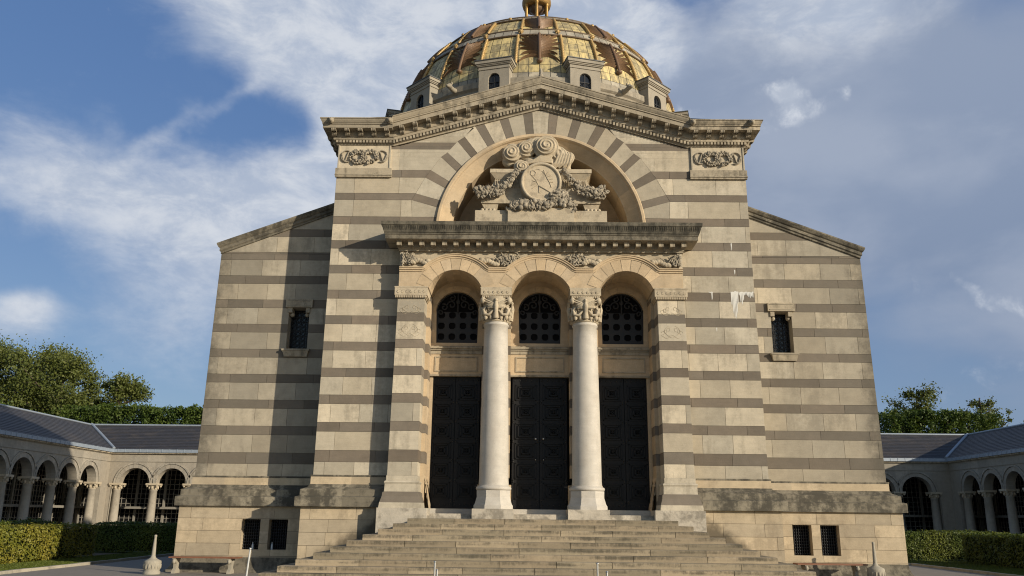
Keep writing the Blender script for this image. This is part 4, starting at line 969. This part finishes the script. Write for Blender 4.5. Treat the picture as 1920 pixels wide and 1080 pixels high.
# ================================================================ GROUND
def quadplane(name,pts,m,kind='structure',z=None):
    b=MB(m); b.poly(pts,m,.5); o=b.build(name); o['kind']=kind; return o
gm,t_,b_=mat('plaza asphalt'); oc=t_.add('ShaderNodeTexCoord').outputs['Object']
n1=t_.noise(oc,.5,8,.6); n2=t_.noise(oc,60,4,.7); n3=t_.noise(oc,4,6,.65)
c_=t_.mix(n1,(.20,.175,.145),(.255,.225,.185)); f_=t_.math('ADD',.62,t_.math('ADD',t_.math('MULTIPLY',n2,.4),t_.math('MULTIPLY',n3,.35)))
t_.put(b_.inputs['Base Color'],t_.mix(1.,c_,t_.comb(f_,f_,f_),'MULTIPLY')); b_.inputs['Roughness'].default_value=.9
bp_=t_.add('ShaderNodeBump'); bp_.inputs['Strength'].default_value=.4; bp_.inputs['Distance'].default_value=.01; t_.put(bp_.inputs['Height'],n2); t_.put(b_.inputs['Normal'],bp_.outputs[0])
PLAZA=gm
GRASSM=plain('lawn soil and turf',(.055,.075,.018),.95,0,.45,3,.1,.5)
EARTH=plain('bare trodden earth',(.15,.115,.075),.95,0,.35,3,.1,.5)
quadplane('ground',[(-600,-200,G),(600,-200,G),(600,900,G),(-600,900,G)],PLAZA)
def lawn(name,poly,hole=None): 
    b=MB(GRASSM); b.poly([(x_,y_,G+.03) for x_,y_ in poly],GRASSM); 
    o=b.build(name); o['kind']='structure'; return o
lawn('lawn',[(-25,-6),(-16.2,-6),(-16.2,14.6),(-10,14.6),(-10,26.6),(-25,26.6)])
lawn('lawn',[(25.2,-6),(25.2,27),(10,27),(10,13.2),(16.2,13.2),(16.2,-6)])
b=MB(EARTH); b.poly([(-22.5,13.2,G+.036),(-18.2,12.9,G+.036),(-17.2,14.2,G+.036),(-18.5,15.4,G+.036),(-22.5,15.6,G+.036)],EARTH)
b.build('earth_path')['kind']='structure'
b=MB(EARTH); b.poly([(17.3,13.6,G+.036),(18.6,12.7,G+.036),(22.5,13.2,G+.036),(22.5,15.6,G+.036),(19.0,15.6,G+.036)],EARTH); b.build('earth_path')['kind']='structure'
KERB=stone('kerb stone',(.42,.38,.30),(.36,.33,.27),.15,.4)
for path in ([(-16.12,-6),(-16.12,14.55),(-10,14.55)],[(16.12,-6),(16.12,13.15),(10,13.15)]):
    b=MB(KERB)
    for (p,q) in zip(path[:-1],path[1:]):
        p=Vector(p+(0,)); q=Vector(q+(0,)); n=int((q-p).length/1.); d=(q-p).normalized(); s_=Vector((-d.y,d.x,0))*.07
        for i in range(n):
            a=p+(q-p)*(i/n)+d*.008; e=p+(q-p)*((i+1)/n)-d*.008; zz=Vector((0,0,G)); h=Vector((0,0,G+.09+random.uniform(-.008,.008)))
            b.hexa([a-s_+zz,e-s_+zz,e+s_+zz,a+s_+zz,a-s_+h,e-s_+h,e+s_+h,a+s_+h],KERB,rnd())
    b.build('kerb')['kind']='structure'
# ---------------------------------------------------------------- leaves
def leafmesh(b_name,C_,N_,size,tone,m,parent=None,origin=None,aspect=.6,name='foliage',jit=.5):
    """C_ centres (n,3), N_ preferred normals or None"""
    rs_=np.random.RandomState(len(C_)%9973)
    n=len(C_); a=rs_.normal(size=(n,3)); a/=np.linalg.norm(a,axis=1)[:,None]
    if N_ is not None: a=a*jit+N_; a/=np.linalg.norm(a,axis=1)[:,None]
    t=rs_.normal(size=(n,3)); t-=a*(t*a).sum(1)[:,None]; t/=np.linalg.norm(t,axis=1)[:,None]; s_=np.cross(a,t)
    sz=size*rs_.uniform(.6,1.35,size=(n,1))
    P=np.stack([C_-t*sz,C_+s_*sz*aspect+a*sz*.15,C_+t*sz,C_-s_*sz*aspect+a*sz*.15],1).reshape(-1,3)
    org=np.array(origin if origin is not None else (ROOTS[parent.name] if parent else (0,0,0))); P=P-org
    me=bpy.data.meshes.new(name); me.vertices.add(4*n); me.vertices.foreach_set('co',P.astype(np.float32).ravel())
    me.loops.add(4*n); me.loops.foreach_set('vertex_index',np.arange(4*n,dtype=np.int32)); me.polygons.add(n)
    me.polygons.foreach_set('loop_start',np.arange(0,4*n,4,dtype=np.int32)); me.polygons.foreach_set('loop_total',np.full(n,4,dtype=np.int32))
    me.update(calc_edges=True); me.materials.append(m)
    at=me.attributes.new('tone','FLOAT','FACE'); at.data.foreach_set('value',np.clip(tone,0,1).astype(np.float32))
    o=bpy.data.objects.new(name,me); COL.objects.link(o)
    if parent: o.parent=parent
    else: o.location=org
    return o
def hedge(label,x0,x1,y0,y1,z1,m,n,size,seed,group=None,hole=None,brown=False):
    r_=empty('hedge',((x0+x1)/2,(y0+y1)/2,G),label,'hedge',group); z0=G
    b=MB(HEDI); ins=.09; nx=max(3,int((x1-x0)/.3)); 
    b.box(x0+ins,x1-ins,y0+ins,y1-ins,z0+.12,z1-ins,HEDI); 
    for i in range(int((x1-x0+y1-y0)*3)):
        xx=random.uniform(x0+.15,x1-.15); yy=random.uniform(y0+.15,y1-.15); b.tube([(xx,yy,z0),(xx+random.uniform(-.08,.08),yy+random.uniform(-.08,.08),z0+.4)],.014,4,HEDI)
    b.build('branches',r_)
    rs_=np.random.RandomState(seed); A=[(x1-x0)*(z1-z0),(x1-x0)*(z1-z0),(y1-y0)*(z1-z0),(y1-y0)*(z1-z0),(x1-x0)*(y1-y0)]; A=np.array(A)/sum(A)
    f=rs_.choice(5,size=n,p=A); u=rs_.rand(n); v=rs_.rand(n)**.9; C_=np.zeros((n,3)); N_=np.zeros((n,3))
    X=x0+(x1-x0)*u; Yy=y0+(y1-y0)*u; Z=z0+.06+(z1-z0-.06)*v
    for k_,(ax,val,nn) in enumerate(((1,y0,(0,-1,.3)),(1,y1,(0,1,.3)),(0,x0,(-1,0,.3)),(0,x1,(1,0,.3)),(2,z1,(0,0,1)))):
        q=f==k_; N_[q]=nn
        C_[q,0]=X[q] if ax!=0 else val; C_[q,1]=(Yy[q] if ax==0 else (y0+(y1-y0)*v[q] if ax==2 else val)); C_[q,2]=Z[q] if ax!=2 else val
    # surface undulation
    w_=np.array([noise.noise(Vector((c[0]*1.1,c[1]*1.1,c[2]*1.4+seed)))*.09+noise.noise(Vector((c[0]*4,c[1]*4,c[2]*4)))*.05 for c in C_])
    C_+=N_/np.linalg.norm(N_,axis=1)[:,None]*(w_[:,None]+rs_.normal(0,.022,size=(n,1))); 
    q=(f==4)&(rs_.rand(n)<.06); C_[q,2]+=rs_.rand(q.sum())*.10
    tn=.35+.9*np.array([noise.noise(Vector((c[0]*.8,c[1]*.8,c[2]*.8+9+seed))) for c in C_])+rs_.normal(0,.22,n)
    leafmesh('',C_,N_,size,tn,m,r_,name='foliage',jit=.75); return r_
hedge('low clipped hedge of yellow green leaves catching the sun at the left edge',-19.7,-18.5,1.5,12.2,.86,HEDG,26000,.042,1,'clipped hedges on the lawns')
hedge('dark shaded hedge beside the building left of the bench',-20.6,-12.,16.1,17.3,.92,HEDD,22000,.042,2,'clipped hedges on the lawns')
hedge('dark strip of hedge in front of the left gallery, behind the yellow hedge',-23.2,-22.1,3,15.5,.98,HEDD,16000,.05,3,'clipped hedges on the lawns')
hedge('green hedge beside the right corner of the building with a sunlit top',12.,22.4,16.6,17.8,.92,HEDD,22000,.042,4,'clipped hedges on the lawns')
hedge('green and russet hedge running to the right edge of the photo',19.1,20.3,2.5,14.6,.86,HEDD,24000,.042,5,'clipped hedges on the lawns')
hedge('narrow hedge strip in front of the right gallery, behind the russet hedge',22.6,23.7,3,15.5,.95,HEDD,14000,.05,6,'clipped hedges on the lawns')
# grass blades
def grass(name,regs,n,seed):
    rs_=np.random.RandomState(seed); C_=[]
    for x0,x1,y0,y1,w_ in regs:
        k_=int(n*w_); C_.append(np.stack([rs_.uniform(x0,x1,k_),rs_.uniform(y0,y1,k_),np.full(k_,G+.05)],1))
    C_=np.concatenate(C_); N_=np.tile(np.array([[0,-1.,.2]]),(len(C_),1))
    o=leafmesh('',C_,N_,.035,rs_.rand(len(C_))*.6,HEDD,None,(0,0,0),aspect=.25,name='grass',jit=.8); o['kind']='stuff'; return o
grass('grass',[(-18.6,-16.25,2,14.5,.5),(-18.5,-12,14.7,16.2,.25),(16.25,19.2,2,13.,.5),(12,20,13.3,16.6,.3)],34000,8)
# ---------------------------------------------------------------- galleries
SLATE=stone('slate roof',(.048,.047,.050),(.052,.049,.049),.045,.5,(.085,.07,.055),.5,streak=.2,rough=.55,bump=.3)
NICHE=plain('pale niche frames',(.24,.225,.195),.8,0,.2,5)
GK=1.5
def gz(z): return 1.38+(z-1.38)*GK if z>1 else G+(z-G)*(.81-G)/(1-G)
def gallery(label,runs,zr=0.):
    O0=runs[0][0]; root=empty('arcaded_gallery',(O0[0],O0[1],G),label,'colonnade','arcaded galleries on both sides of the court')
    for ri,(O,U,D,cols,L,pier) in enumerate(runs):
        O=Vector(O+(0,)); U=Vector(U+(0,)); D=Vector(D+(0,))
        T=lambda s,d,z:O+U*(s*GK)+D*(d*GK)+Vector((0,0,gz(z)))
        def bx(b,s0,s1,d0,d1,z0,z1,m,t=.5): b.hexa([T(s0,d0,z0),T(s1,d0,z0),T(s1,d1,z0),T(s0,d1,z0),T(s0,d0,z1),T(s1,d0,z1),T(s1,d1,z1),T(s0,d1,z1)],m,t)
        SP=3.15; b=MB(GALL,CORN)
        arcs=[((a+c)/2,(c-a)/2-.20) for a,c in zip(cols[:-1],cols[1:])]
        def bt(s):
            for c,h in arcs:
                if abs(s-c)<h: return SP+math.sqrt(h*h-(s-c)**2)
            return SP
        ss=sorted(set([round(v,4) for v in np.linspace(0,L,int(L/.07))]+[c+q*h for c,h in arcs for q in(-1,1)]))
        blk={}
        for a,c in zip(ss[:-1],ss[1:]):
            if (a+c)/2<pier and ri>=0: lo0=lo1=G
            else: lo0,lo1=bt(a+1e-5),bt(c-1e-5)
            t=((int(a/1.1)*37)%11)/11
            b.poly([T(a,0,lo0),T(c,0,lo1),T(c,0,4.86),T(a,0,4.86)],GALL,t); b.poly([T(a,.5,lo0),T(c,.5,lo1),T(c,.5,4.86),T(a,.5,4.86)],GALL,t)
            b.poly([T(a,0,lo0),T(c,0,lo1),T(c,.5,lo1),T(a,.5,lo0)],GALL,t)
        if pier>0: bx(b,pier-.02,pier,0,.5,G,SP+.01,GALL)
        for c,h in arcs:
            for (r0,r1,dd,nv) in ((h+.0,h+.22,-.03,11),(h+.24,h+.33,-.07,11)):
                for i in range(nv):
                    a0=-math.pi/2+math.pi*i/nv; a1=a0+math.pi/nv; t=rnd(); g=.004
                    b.poly([T(c+r0*math.sin(a),dd,SP+r0*math.cos(a)) for a in np.linspace(a0+g,a1-g,3)]+[T(c+r1*math.sin(a),dd,SP+r1*math.cos(a)) for a in np.linspace(a1-g,a0+g,3)],GALL,t)
                b.grid([[T(c+r_*math.sin(a),d_,SP+r_*math.cos(a)) for a in np.linspace(-math.pi/2,math.pi/2,17)] for r_,d_ in((r0,0),(r0,dd),)],GALL,.4,sm=False); b.grid([[T(c+r_*math.sin(a),d_,SP+r_*math.cos(a)) for a in np.linspace(-math.pi/2,math.pi/2,17)] for r_,d_ in((r1,dd),(r1,0),)],GALL,.4,sm=False)
        bx(b,-.0,L,-.04,0,4.42,4.45,GALL,.2)
        bx(b,-.06,L,-.06,.4,4.86,4.90,CORN); bx(b,-.14,L,-.14,.4,4.90,4.97,CORN,.7)
        b.build('wall',root)
        z=MB(ZINC); bx(z,-.22,L,-.22,.1,4.97,5.16,ZINC)
        for i in range(int(L/.45)): bx(z,i*.45,i*.45+.03,-.235,-.2,4.97,5.17,ZINC,.8)
        z.build('gutter',root)
        r_=MB(SLATE,ZINC); n=16
        for j in range(n):
            d0=-.2+3.2*j/n; d1=-.2+3.2*(j+1)/n+.02; z0=5.17+1.75*j/n+.004; z1=5.17+1.75*(j+1)/n
            k_=int(L/.45); pts=[-1]+list(range(k_))
            for i in range(-8,k_+1,1):
                s0=i*.45+(.22 if j%2 else 0); s1=s0+.45
                if s1<=-d0-.01: continue
                s0a=max(s0,-d0); s0b=max(s0,-d1); 
                if s1<=-d1+.001 and s1<=s0a: continue
                r_.poly([T(s0a,d0,z0),T(min(s1,L),d0,z0),T(min(s1,L),d1,z1),T(s0b,d1,z1)],SLATE,rnd())
        r_.poly([T(-3,3,6.92),T(L,3,6.92),T(L,6,5.2),T(-6,6,5.2)],SLATE,.5)
        r_.build('roof',root)
        z=MB(ZINC); z.tube([T(-3,3,6.94),T(L,3,6.94)],.09,6,ZINC); 
        if ri==0: z.tube([T(.2,-.2,5.2),T(-3,3,6.96)],.15,6,ZINC)
        z.build('ridge',root)
        # interior
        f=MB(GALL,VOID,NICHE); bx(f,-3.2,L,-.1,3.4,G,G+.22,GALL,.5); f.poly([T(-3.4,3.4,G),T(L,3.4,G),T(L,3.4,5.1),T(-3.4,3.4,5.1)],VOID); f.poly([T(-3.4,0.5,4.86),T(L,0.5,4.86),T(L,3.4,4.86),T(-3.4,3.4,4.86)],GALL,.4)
        s=-3.3; i=0
        while s<L:
            wd_=.14 if i%6==0 else .03; d_=3.28 if i%6==0 else 3.36; bx(f,s,s+wd_,d_,3.41,G+.2,4.3,NICHE,rnd()); s+=.30; i+=1
        for z0 in [G+.30+.30*k_ for k_ in range(16)]:
            if abs(z0-1.75)>.15: bx(f,-3.3,L,3.37,3.41,z0,z0+.03,NICHE,rnd())
        bx(f,-3.3,L,2.5,3.4,1.68,1.82,NICHE,.6)
        f.build('niche_wall',root)
        for c in cols:
            p=T(c,.25,0); p=Vector((p.x,p.y,0)); cb=MB(GALL); cb.lathe(p.x,p.y,[(r_*GK,gz(z_)) for r_,z_ in ((.34,G+.2),(.34,G+.32),(.30,G+.36),(.27,G+.45),(.25,G+.5),(.245,1.2),(.215,2.72),(.24,2.74),(.24,2.78))],16,GALL,.6)
            co_=cb.build('column',root); cb=MB(CARVE)
            cb.lathe(p.x,p.y,[(.22*GK,gz(2.77)),(.24*GK,gz(2.9)),(.32*GK,gz(3.05))],12,CARVE,.5); cb.box(p.x-.54,p.x+.54,p.y-.54,p.y+.54,gz(3.05),gz(3.16),CARVE,.6)
            for k_ in range(8): cb.ball((p.x+.38*math.cos(k_*math.pi/4),p.y+.38*math.sin(k_*math.pi/4),gz(2.90)),(.10,.10,.15),CARVE,rnd(),6,4)
            for sx_ in(-1,1):
                for sy_ in(-1,1): cb.ball((p.x+sx_*.43,p.y+sy_*.43,gz(3.0)),.11,CARVE,.4,6,4)
            cb.build('capital',co_)
    return root
gallery('long arcaded stone gallery with slate roof on the left, partly in sunlight',[((-37.9,52.7),(0,-1),(-1,0),[1.30+2.22*k_ for k_ in range(9)],19.5,.85),((-37.9,52.7),(1,0),(0,1),[.50+2.22*k_ for k_ in range(7)],15.,.25)])
gallery('shaded arcaded stone gallery with slate roof on the right',[((39.0,54.5),(0,-1),(1,0),[1.25+2.22*k_ for k_ in range(9)],20.5,.8),((39.0,54.5),(-1,0),(0,1),[1.0+2.22*k_ for k_ in range(7)],15.5,.75)])
# ---------------------------------------------------------------- trees
KF=1.32
def far(x,y,z): return (-.67+(x+.67)*KF,-24.4+(y+24.4)*KF,G)
def tree(loc,h,cr,label,seed,m=LEAF,nl=9000,size=.20,trunk_h=.35,cat='tree',group=None,kind='tree',sparse=1.,sq=.8):
    rg=random.Random(seed); rs_=np.random.RandomState(seed); loc=far(*loc); h=(h-1.78)*KF+1.78; cr*=KF; nl=int(nl*1.7); root=empty(kind,loc,label,cat,group); x0,y0,z0=loc
    b=MB(BARK); tr=h*.022+.08
    top=Vector((x0+rg.uniform(-.4,.4),y0,z0+h*.86)); base=Vector(loc); pts=[base.lerp(top,u)+Vector((rg.uniform(-.15,.15),rg.uniform(-.15,.15),0))*(u>0) for u in np.linspace(0,1,7)]
    b.tube(pts,[tr*(1-.85*u) for u in np.linspace(0,1,7)],8,BARK); b.build('trunk',root)
    lb=MB(BARK); tips=[]
    for i in range(26):
        u=rg.uniform(trunk_h,.95); p=pts[0].lerp(pts[-1],u); a=rg.uniform(0,2*math.pi); e=rg.uniform(.25,1.0)
        env=math.sin(math.pi*min(1,max(.12,(u-trunk_h)/(1-trunk_h)*.75+.22)))**.6
        L=cr*env*rg.uniform(.65,1.05); q=p+Vector((math.cos(a)*L,math.sin(a)*L,L*math.tan(e)*.45)); mid=p.lerp(q,.5)+Vector((0,0,-.06*L))
        lb.tube([p,mid,q],[tr*.34,tr*.2,.025],5,BARK,.5,cap=False); tips+= [q,mid.lerp(q,.5),mid]
        for k_ in range(3):
            s_=mid.lerp(q,rg.uniform(0,.9)); e2=s_+Vector((rg.uniform(-1,1),rg.uniform(-1,1),rg.uniform(-.2,.8))).normalized()*L*.4; lb.tube([s_,e2],[.045,.015],4,BARK,.5,cap=False); tips.append(e2)
    lb.build('limbs',root)
    k_=len(tips); T=np.array([tuple(t) for t in tips]); w_=rs_.rand(k_)**1.6+.10; idx=rs_.choice(k_,size=nl,p=w_/w_.sum())
    sg=cr*.105*(.55+.9*rs_.rand(k_))/sparse**.3; C_=T[idx]+rs_.normal(size=(nl,3))*sg[idx][:,None]*np.array([1,1,sq])
    ct=rs_.rand(k_); tn=.25+.5*ct[idx]+rs_.normal(0,.15,nl)
    leafmesh('',C_,None,size,tn,m,root,name='crown'); return root
GT='tall loose trees behind the left gallery'
tree((-52.,57,G),19.6,6.0,'tall broadleaf tree at the left edge behind the gallery roof',1,LEAF,15000,.155,.25,group=GT)
tree((-46.5,54,G),19.2,5.5,'tall airy tree second from the left edge, with a dark trunk showing through',2,LEAF,13000,.155,.28,group=GT)
tree((-41.8,50,G),17.6,4.6,'tall rounded tree left of the small lone tree behind the gallery',3,LEAF,13000,.15,.2,group=GT)
tree((-37.4,52,G),16.2,3.3,'smaller loose tree standing alone above the gallery roof, right of the tall trees',4,LEAF,9000,.15,.12,group=GT)
tree((-50,48,G),14.5,5.5,'dense lower tree filling in below the tall trees at left',5,LEAF,12000,.155,.15,group=GT)
tree((-43.5,46,G),11.5,4.2,'low bushy tree right above the slate roof at left',6,LEAFB,9000,.15,.1,group=GT)
tree((-37.8,47,G),10.4,3.4,'low bushy tree under the small lone tree at left',16,LEAFB,8000,.15,.1,group=GT)
def linden(loc,w_,d_,z0,z1,label,seed,group,n=9000,m=LEAFB):
    rg=random.Random(seed); rs_=np.random.RandomState(seed); loc=far(*loc); w_*=KF; d_*=KF; z0=1.38+(z0-1.38)*KF; z1=1.38+(z1-1.38)*KF; n=int(n*1.9); root=empty('linden_tree',loc,label,'tree',group); b=MB(BARK); x0,y0,_=loc
    b.tube([(x0,y0,G),(x0+.1,y0,z0),(x0,y0,z1-.6)],[.24,.18,.08],7,BARK)
    for i in range(12):
        a=rg.uniform(0,6.28); b.tube([(x0,y0,rg.uniform(z0,z1-1)),(x0+math.cos(a)*w_*.42,y0+math.sin(a)*d_*.42,rg.uniform(z0+.4,z1-.3))],[.09,.03],5,BARK)
    b.build('trunk',root)
    u=rs_.uniform(-1,1,(n,3)); k_=rs_.randint(0,3,n); q=rs_.rand(n)<.7; sgn=np.sign(u[np.arange(n),k_]); u[np.arange(n)[q],k_[q]]=sgn[q]*(1-rs_.rand(q.sum())**2*.3)
    C_=np.stack([x0+u[:,0]*w_/2,y0+u[:,1]*d_/2,(z0+z1)/2+u[:,2]*(z1-z0)/2],1)
    dsp=np.array([[noise.noise(Vector((c[0]*.9,c[1]*.9,c[2]*.9+s_*7)))*.55 for s_ in (0,1,2)] for c in C_]); C_+=dsp+rs_.normal(0,.10,(n,3))
    keep=np.array([noise.noise(Vector((c[0]*1.6+40,c[1]*1.6,c[2]*1.6)))>-.28 for c in C_]); C_=C_[keep]
    tn=.45+1.0*np.array([noise.noise(Vector((c[0]*.7,c[1]*.7,c[2]*.7+3))) for c in C_])+rs_.normal(0,.16,len(C_))
    leafmesh('',C_,None,.135,tn,m,root,name='crown'); return root
tree((-44.6,57,G),19.4,5.2,'tall full tree third from the left, filling the skyline',11,LEAF,13000,.155,.2,group=GT)
GL='clipped lindens in a row behind the left gallery'; GR='clipped lindens in a row behind the right gallery'
for i in range(4): linden((-36.2+3.3*i,45.5,G),3.7,4.,5.2,9.85+.12*math.sin(i*2.),['flat topped linden under the lone tree, first of the clipped row at left','second linden from the left in the clipped row behind the left gallery','third linden from the left in the clipped row behind the left gallery','last linden of the clipped row at left, touching the striped wall'][i],30+i,GL)
for i in range(3): linden((31.0+2.75*i,45.5,G),3.5,4.,5.2,[10.0,10.15,9.85][i],['flat topped linden nearest the right wall of the striped building','middle linden of the clipped row behind the right gallery','last linden of the clipped row at right, lower than its neighbours'][i],40+i,GR,8000)
tree((35.2,51,G),15.4,2.9,'loose tree rising above the clipped row at right',7,LEAF,6500,.14,.35,group='loose trees behind the right gallery')
tree((40.8,51,G),14.6,2.4,'thin airy tree standing by itself above the right gallery roof',8,LEAF,2600,.13,.4,group='loose trees behind the right gallery',sparse=2)
tree((45.6,51,G),13.0,2.,'tree top just showing at the right edge of the photo',9,LEAF,2200,.13,.4,group='loose trees behind the right gallery')
# low conifer at the left edge
ro=empty('conifer_shrub',(-17.9,.6,G),'dark conifer branch at the very left edge, over the hedge','shrub'); b=MB(BARK); b.tube([(-17.9,.6,G),(-17.9,.6,3.4)],[.07,.02],6,BARK); b.build('trunk',ro)
rs_=np.random.RandomState(77); k_=5200; zz=rs_.uniform(.0,1,k_); a_=rs_.uniform(0,6.28,k_); rr=(1-zz*.93)*.95*rs_.rand(k_)**.5*(.75+.25*np.sin(a_*5+zz*30)); C_=np.stack([-17.9+rr*np.cos(a_),.6+rr*np.sin(a_),G+.25+3.7*zz-rr*.25],1)
leafmesh('',C_,None,.05,rs_.rand(k_)*.4,LEAFB,ro,name='foliage')
# ---------------------------------------------------------------- street furniture
def bollard(x_,y_,label,h=1.16):
    r=empty('stone_bollard',(x_,y_,G),label,'bollard','stone bollards with tall spikes'); b=MB(CAST)
    b.lathe(x_,y_,[(.25,G-.02),(.255,G+.07),(.225,G+.10),(.235,G+.13),(.26,G+.34),(.25,G+.39),(.16,G+.43),(.085,G+.48),(.06,G+.55)],20,CAST,.5)
    for k_ in range(16):
        a=k_*math.pi/8; b.ball((x_+.245*math.cos(a),y_+.245*math.sin(a),G+.24),(.025,.025,.09),CAST,.3,5,3)
    b.build('base',r); b=MB(CAST); b.lathe(x_,y_,[(.062,G+.54),(.052,G+.8),(.036,G+1.08),(.045,G+1.11),(.04,G+h-.01),(.02,G+h)],12,CAST,.6); b.build('spike',r); return r
bollard(-11.95,2.55,'pale stone bollard with a tall spike, left of the left bench')
bollard(10.33,2.75,'stone bollard with a tall spike near the right bench',1.17)
def bench(x0,x1,y,label,lx):
    r=empty('bench',((x0+x1)/2,y,G),label,'bench','slatted benches against the plinth'); b=MB(WOOD)
    for i in range(3): b.box(x0,x1,y-.24+.17*i,y-.10+.17*i,G+.46,G+.50,WOOD,rnd())
    b.build('seat',r)
    for xx in lx:
        b=MB(CAST); pr=[(-.20,0),(-.10,0),(-.06,.12),(-.09,.24),(-.16,.36),(-.20,.46),(.20,.46),(.16,.36),(.09,.24),(.06,.12),(.10,0),(.20,0),(.22,.06),(.02,.09),(-.22,.06)]
        P=[(-.22,0),(.22,0),(.20,.08),(.08,.16),(.10,.28),(.21,.42),(.22,.46),(-.22,.46),(-.21,.42),(-.10,.28),(-.08,.16),(-.20,.08)]
        A=[(xx-.05,y+p,G+q) for p,q in P]; B_=[(xx+.05,y+p,G+q) for p,q in P]; b.poly(A,CAST); b.poly(B_[::-1],CAST)
        for i in range(len(P)): j=(i+1)%len(P); b.poly([A[i],A[j],B_[j],B_[i]],CAST,.5)
        b.ball((xx,y-.20,G+.36),(.06,.06,.08),CAST,.6,7,5); b.build('leg',r)
    return r
bench(-11.62,-9.45,3.15,'bench with reddish slats in front of the left plinth',(-11.45,-9.72))
bench(8.0,10.17,3.15,'bench with reddish slats in front of the right plinth',(8.28,9.86))
r=empty('post',(-8.55,1.2,G),'thin pale metal post standing left of the stairs','post'); b=MB(WPAINT); b.tube([(-8.60,1.2,G),(-8.55,1.2,.42)],[.028,.025],10,WPAINT); b.build('pole',r); b=MB(STEEL); b.ball((-8.55,1.2,.43),(.045,.045,.03),STEEL,.5,8,5); b.build('cap',r)
for x_,lab in ((-2.55,'low steel handrail at the foot of the stairs, left one'),(1.10,'low steel handrail at the foot of the stairs, right one')):
    r=empty('handrail',(x_,-4.55,G),lab,'handrail','steel handrails at the foot of the stairs')
    for dx,dy,zt in ((0,0,.41),(.10 if x_<0 else .16,-.5,.26)):
        b=MB(STEEL); b.tube([(x_+dx,-4.7+dy,G),(x_+dx,-4.7+dy,zt)],.022,8,STEEL); b.ball((x_+dx,-4.7+dy,zt),(.034,.034,.022),STEEL,.5,8,5); b.build('post',r)
PLAST=plain('clear plastic bottle',(.45,.5,.55),.15,0,.1,4)
for x_,lab in ((-9.33,'small clear plastic bottle on the sill of the left basement window'),(-8.70,'small clear plastic bottle on the sill of the basement window nearer the stairs')):
    r=empty('bottle',(x_,YW-.22,.30),lab,'bottle','plastic bottles on the basement sills'); b=MB(PLAST); b.lathe(x_,YW-.22,[(.032,.30),(.034,.32),(.034,.42),(.03,.45),(.014,.49),(.014,.51)],12,PLAST,.5); b.build('body',r); b=MB(WPAINT); b.lathe(x_,YW-.22,[(.017,.51),(.017,.53)],10,WPAINT,.5); b.build('cap',r)
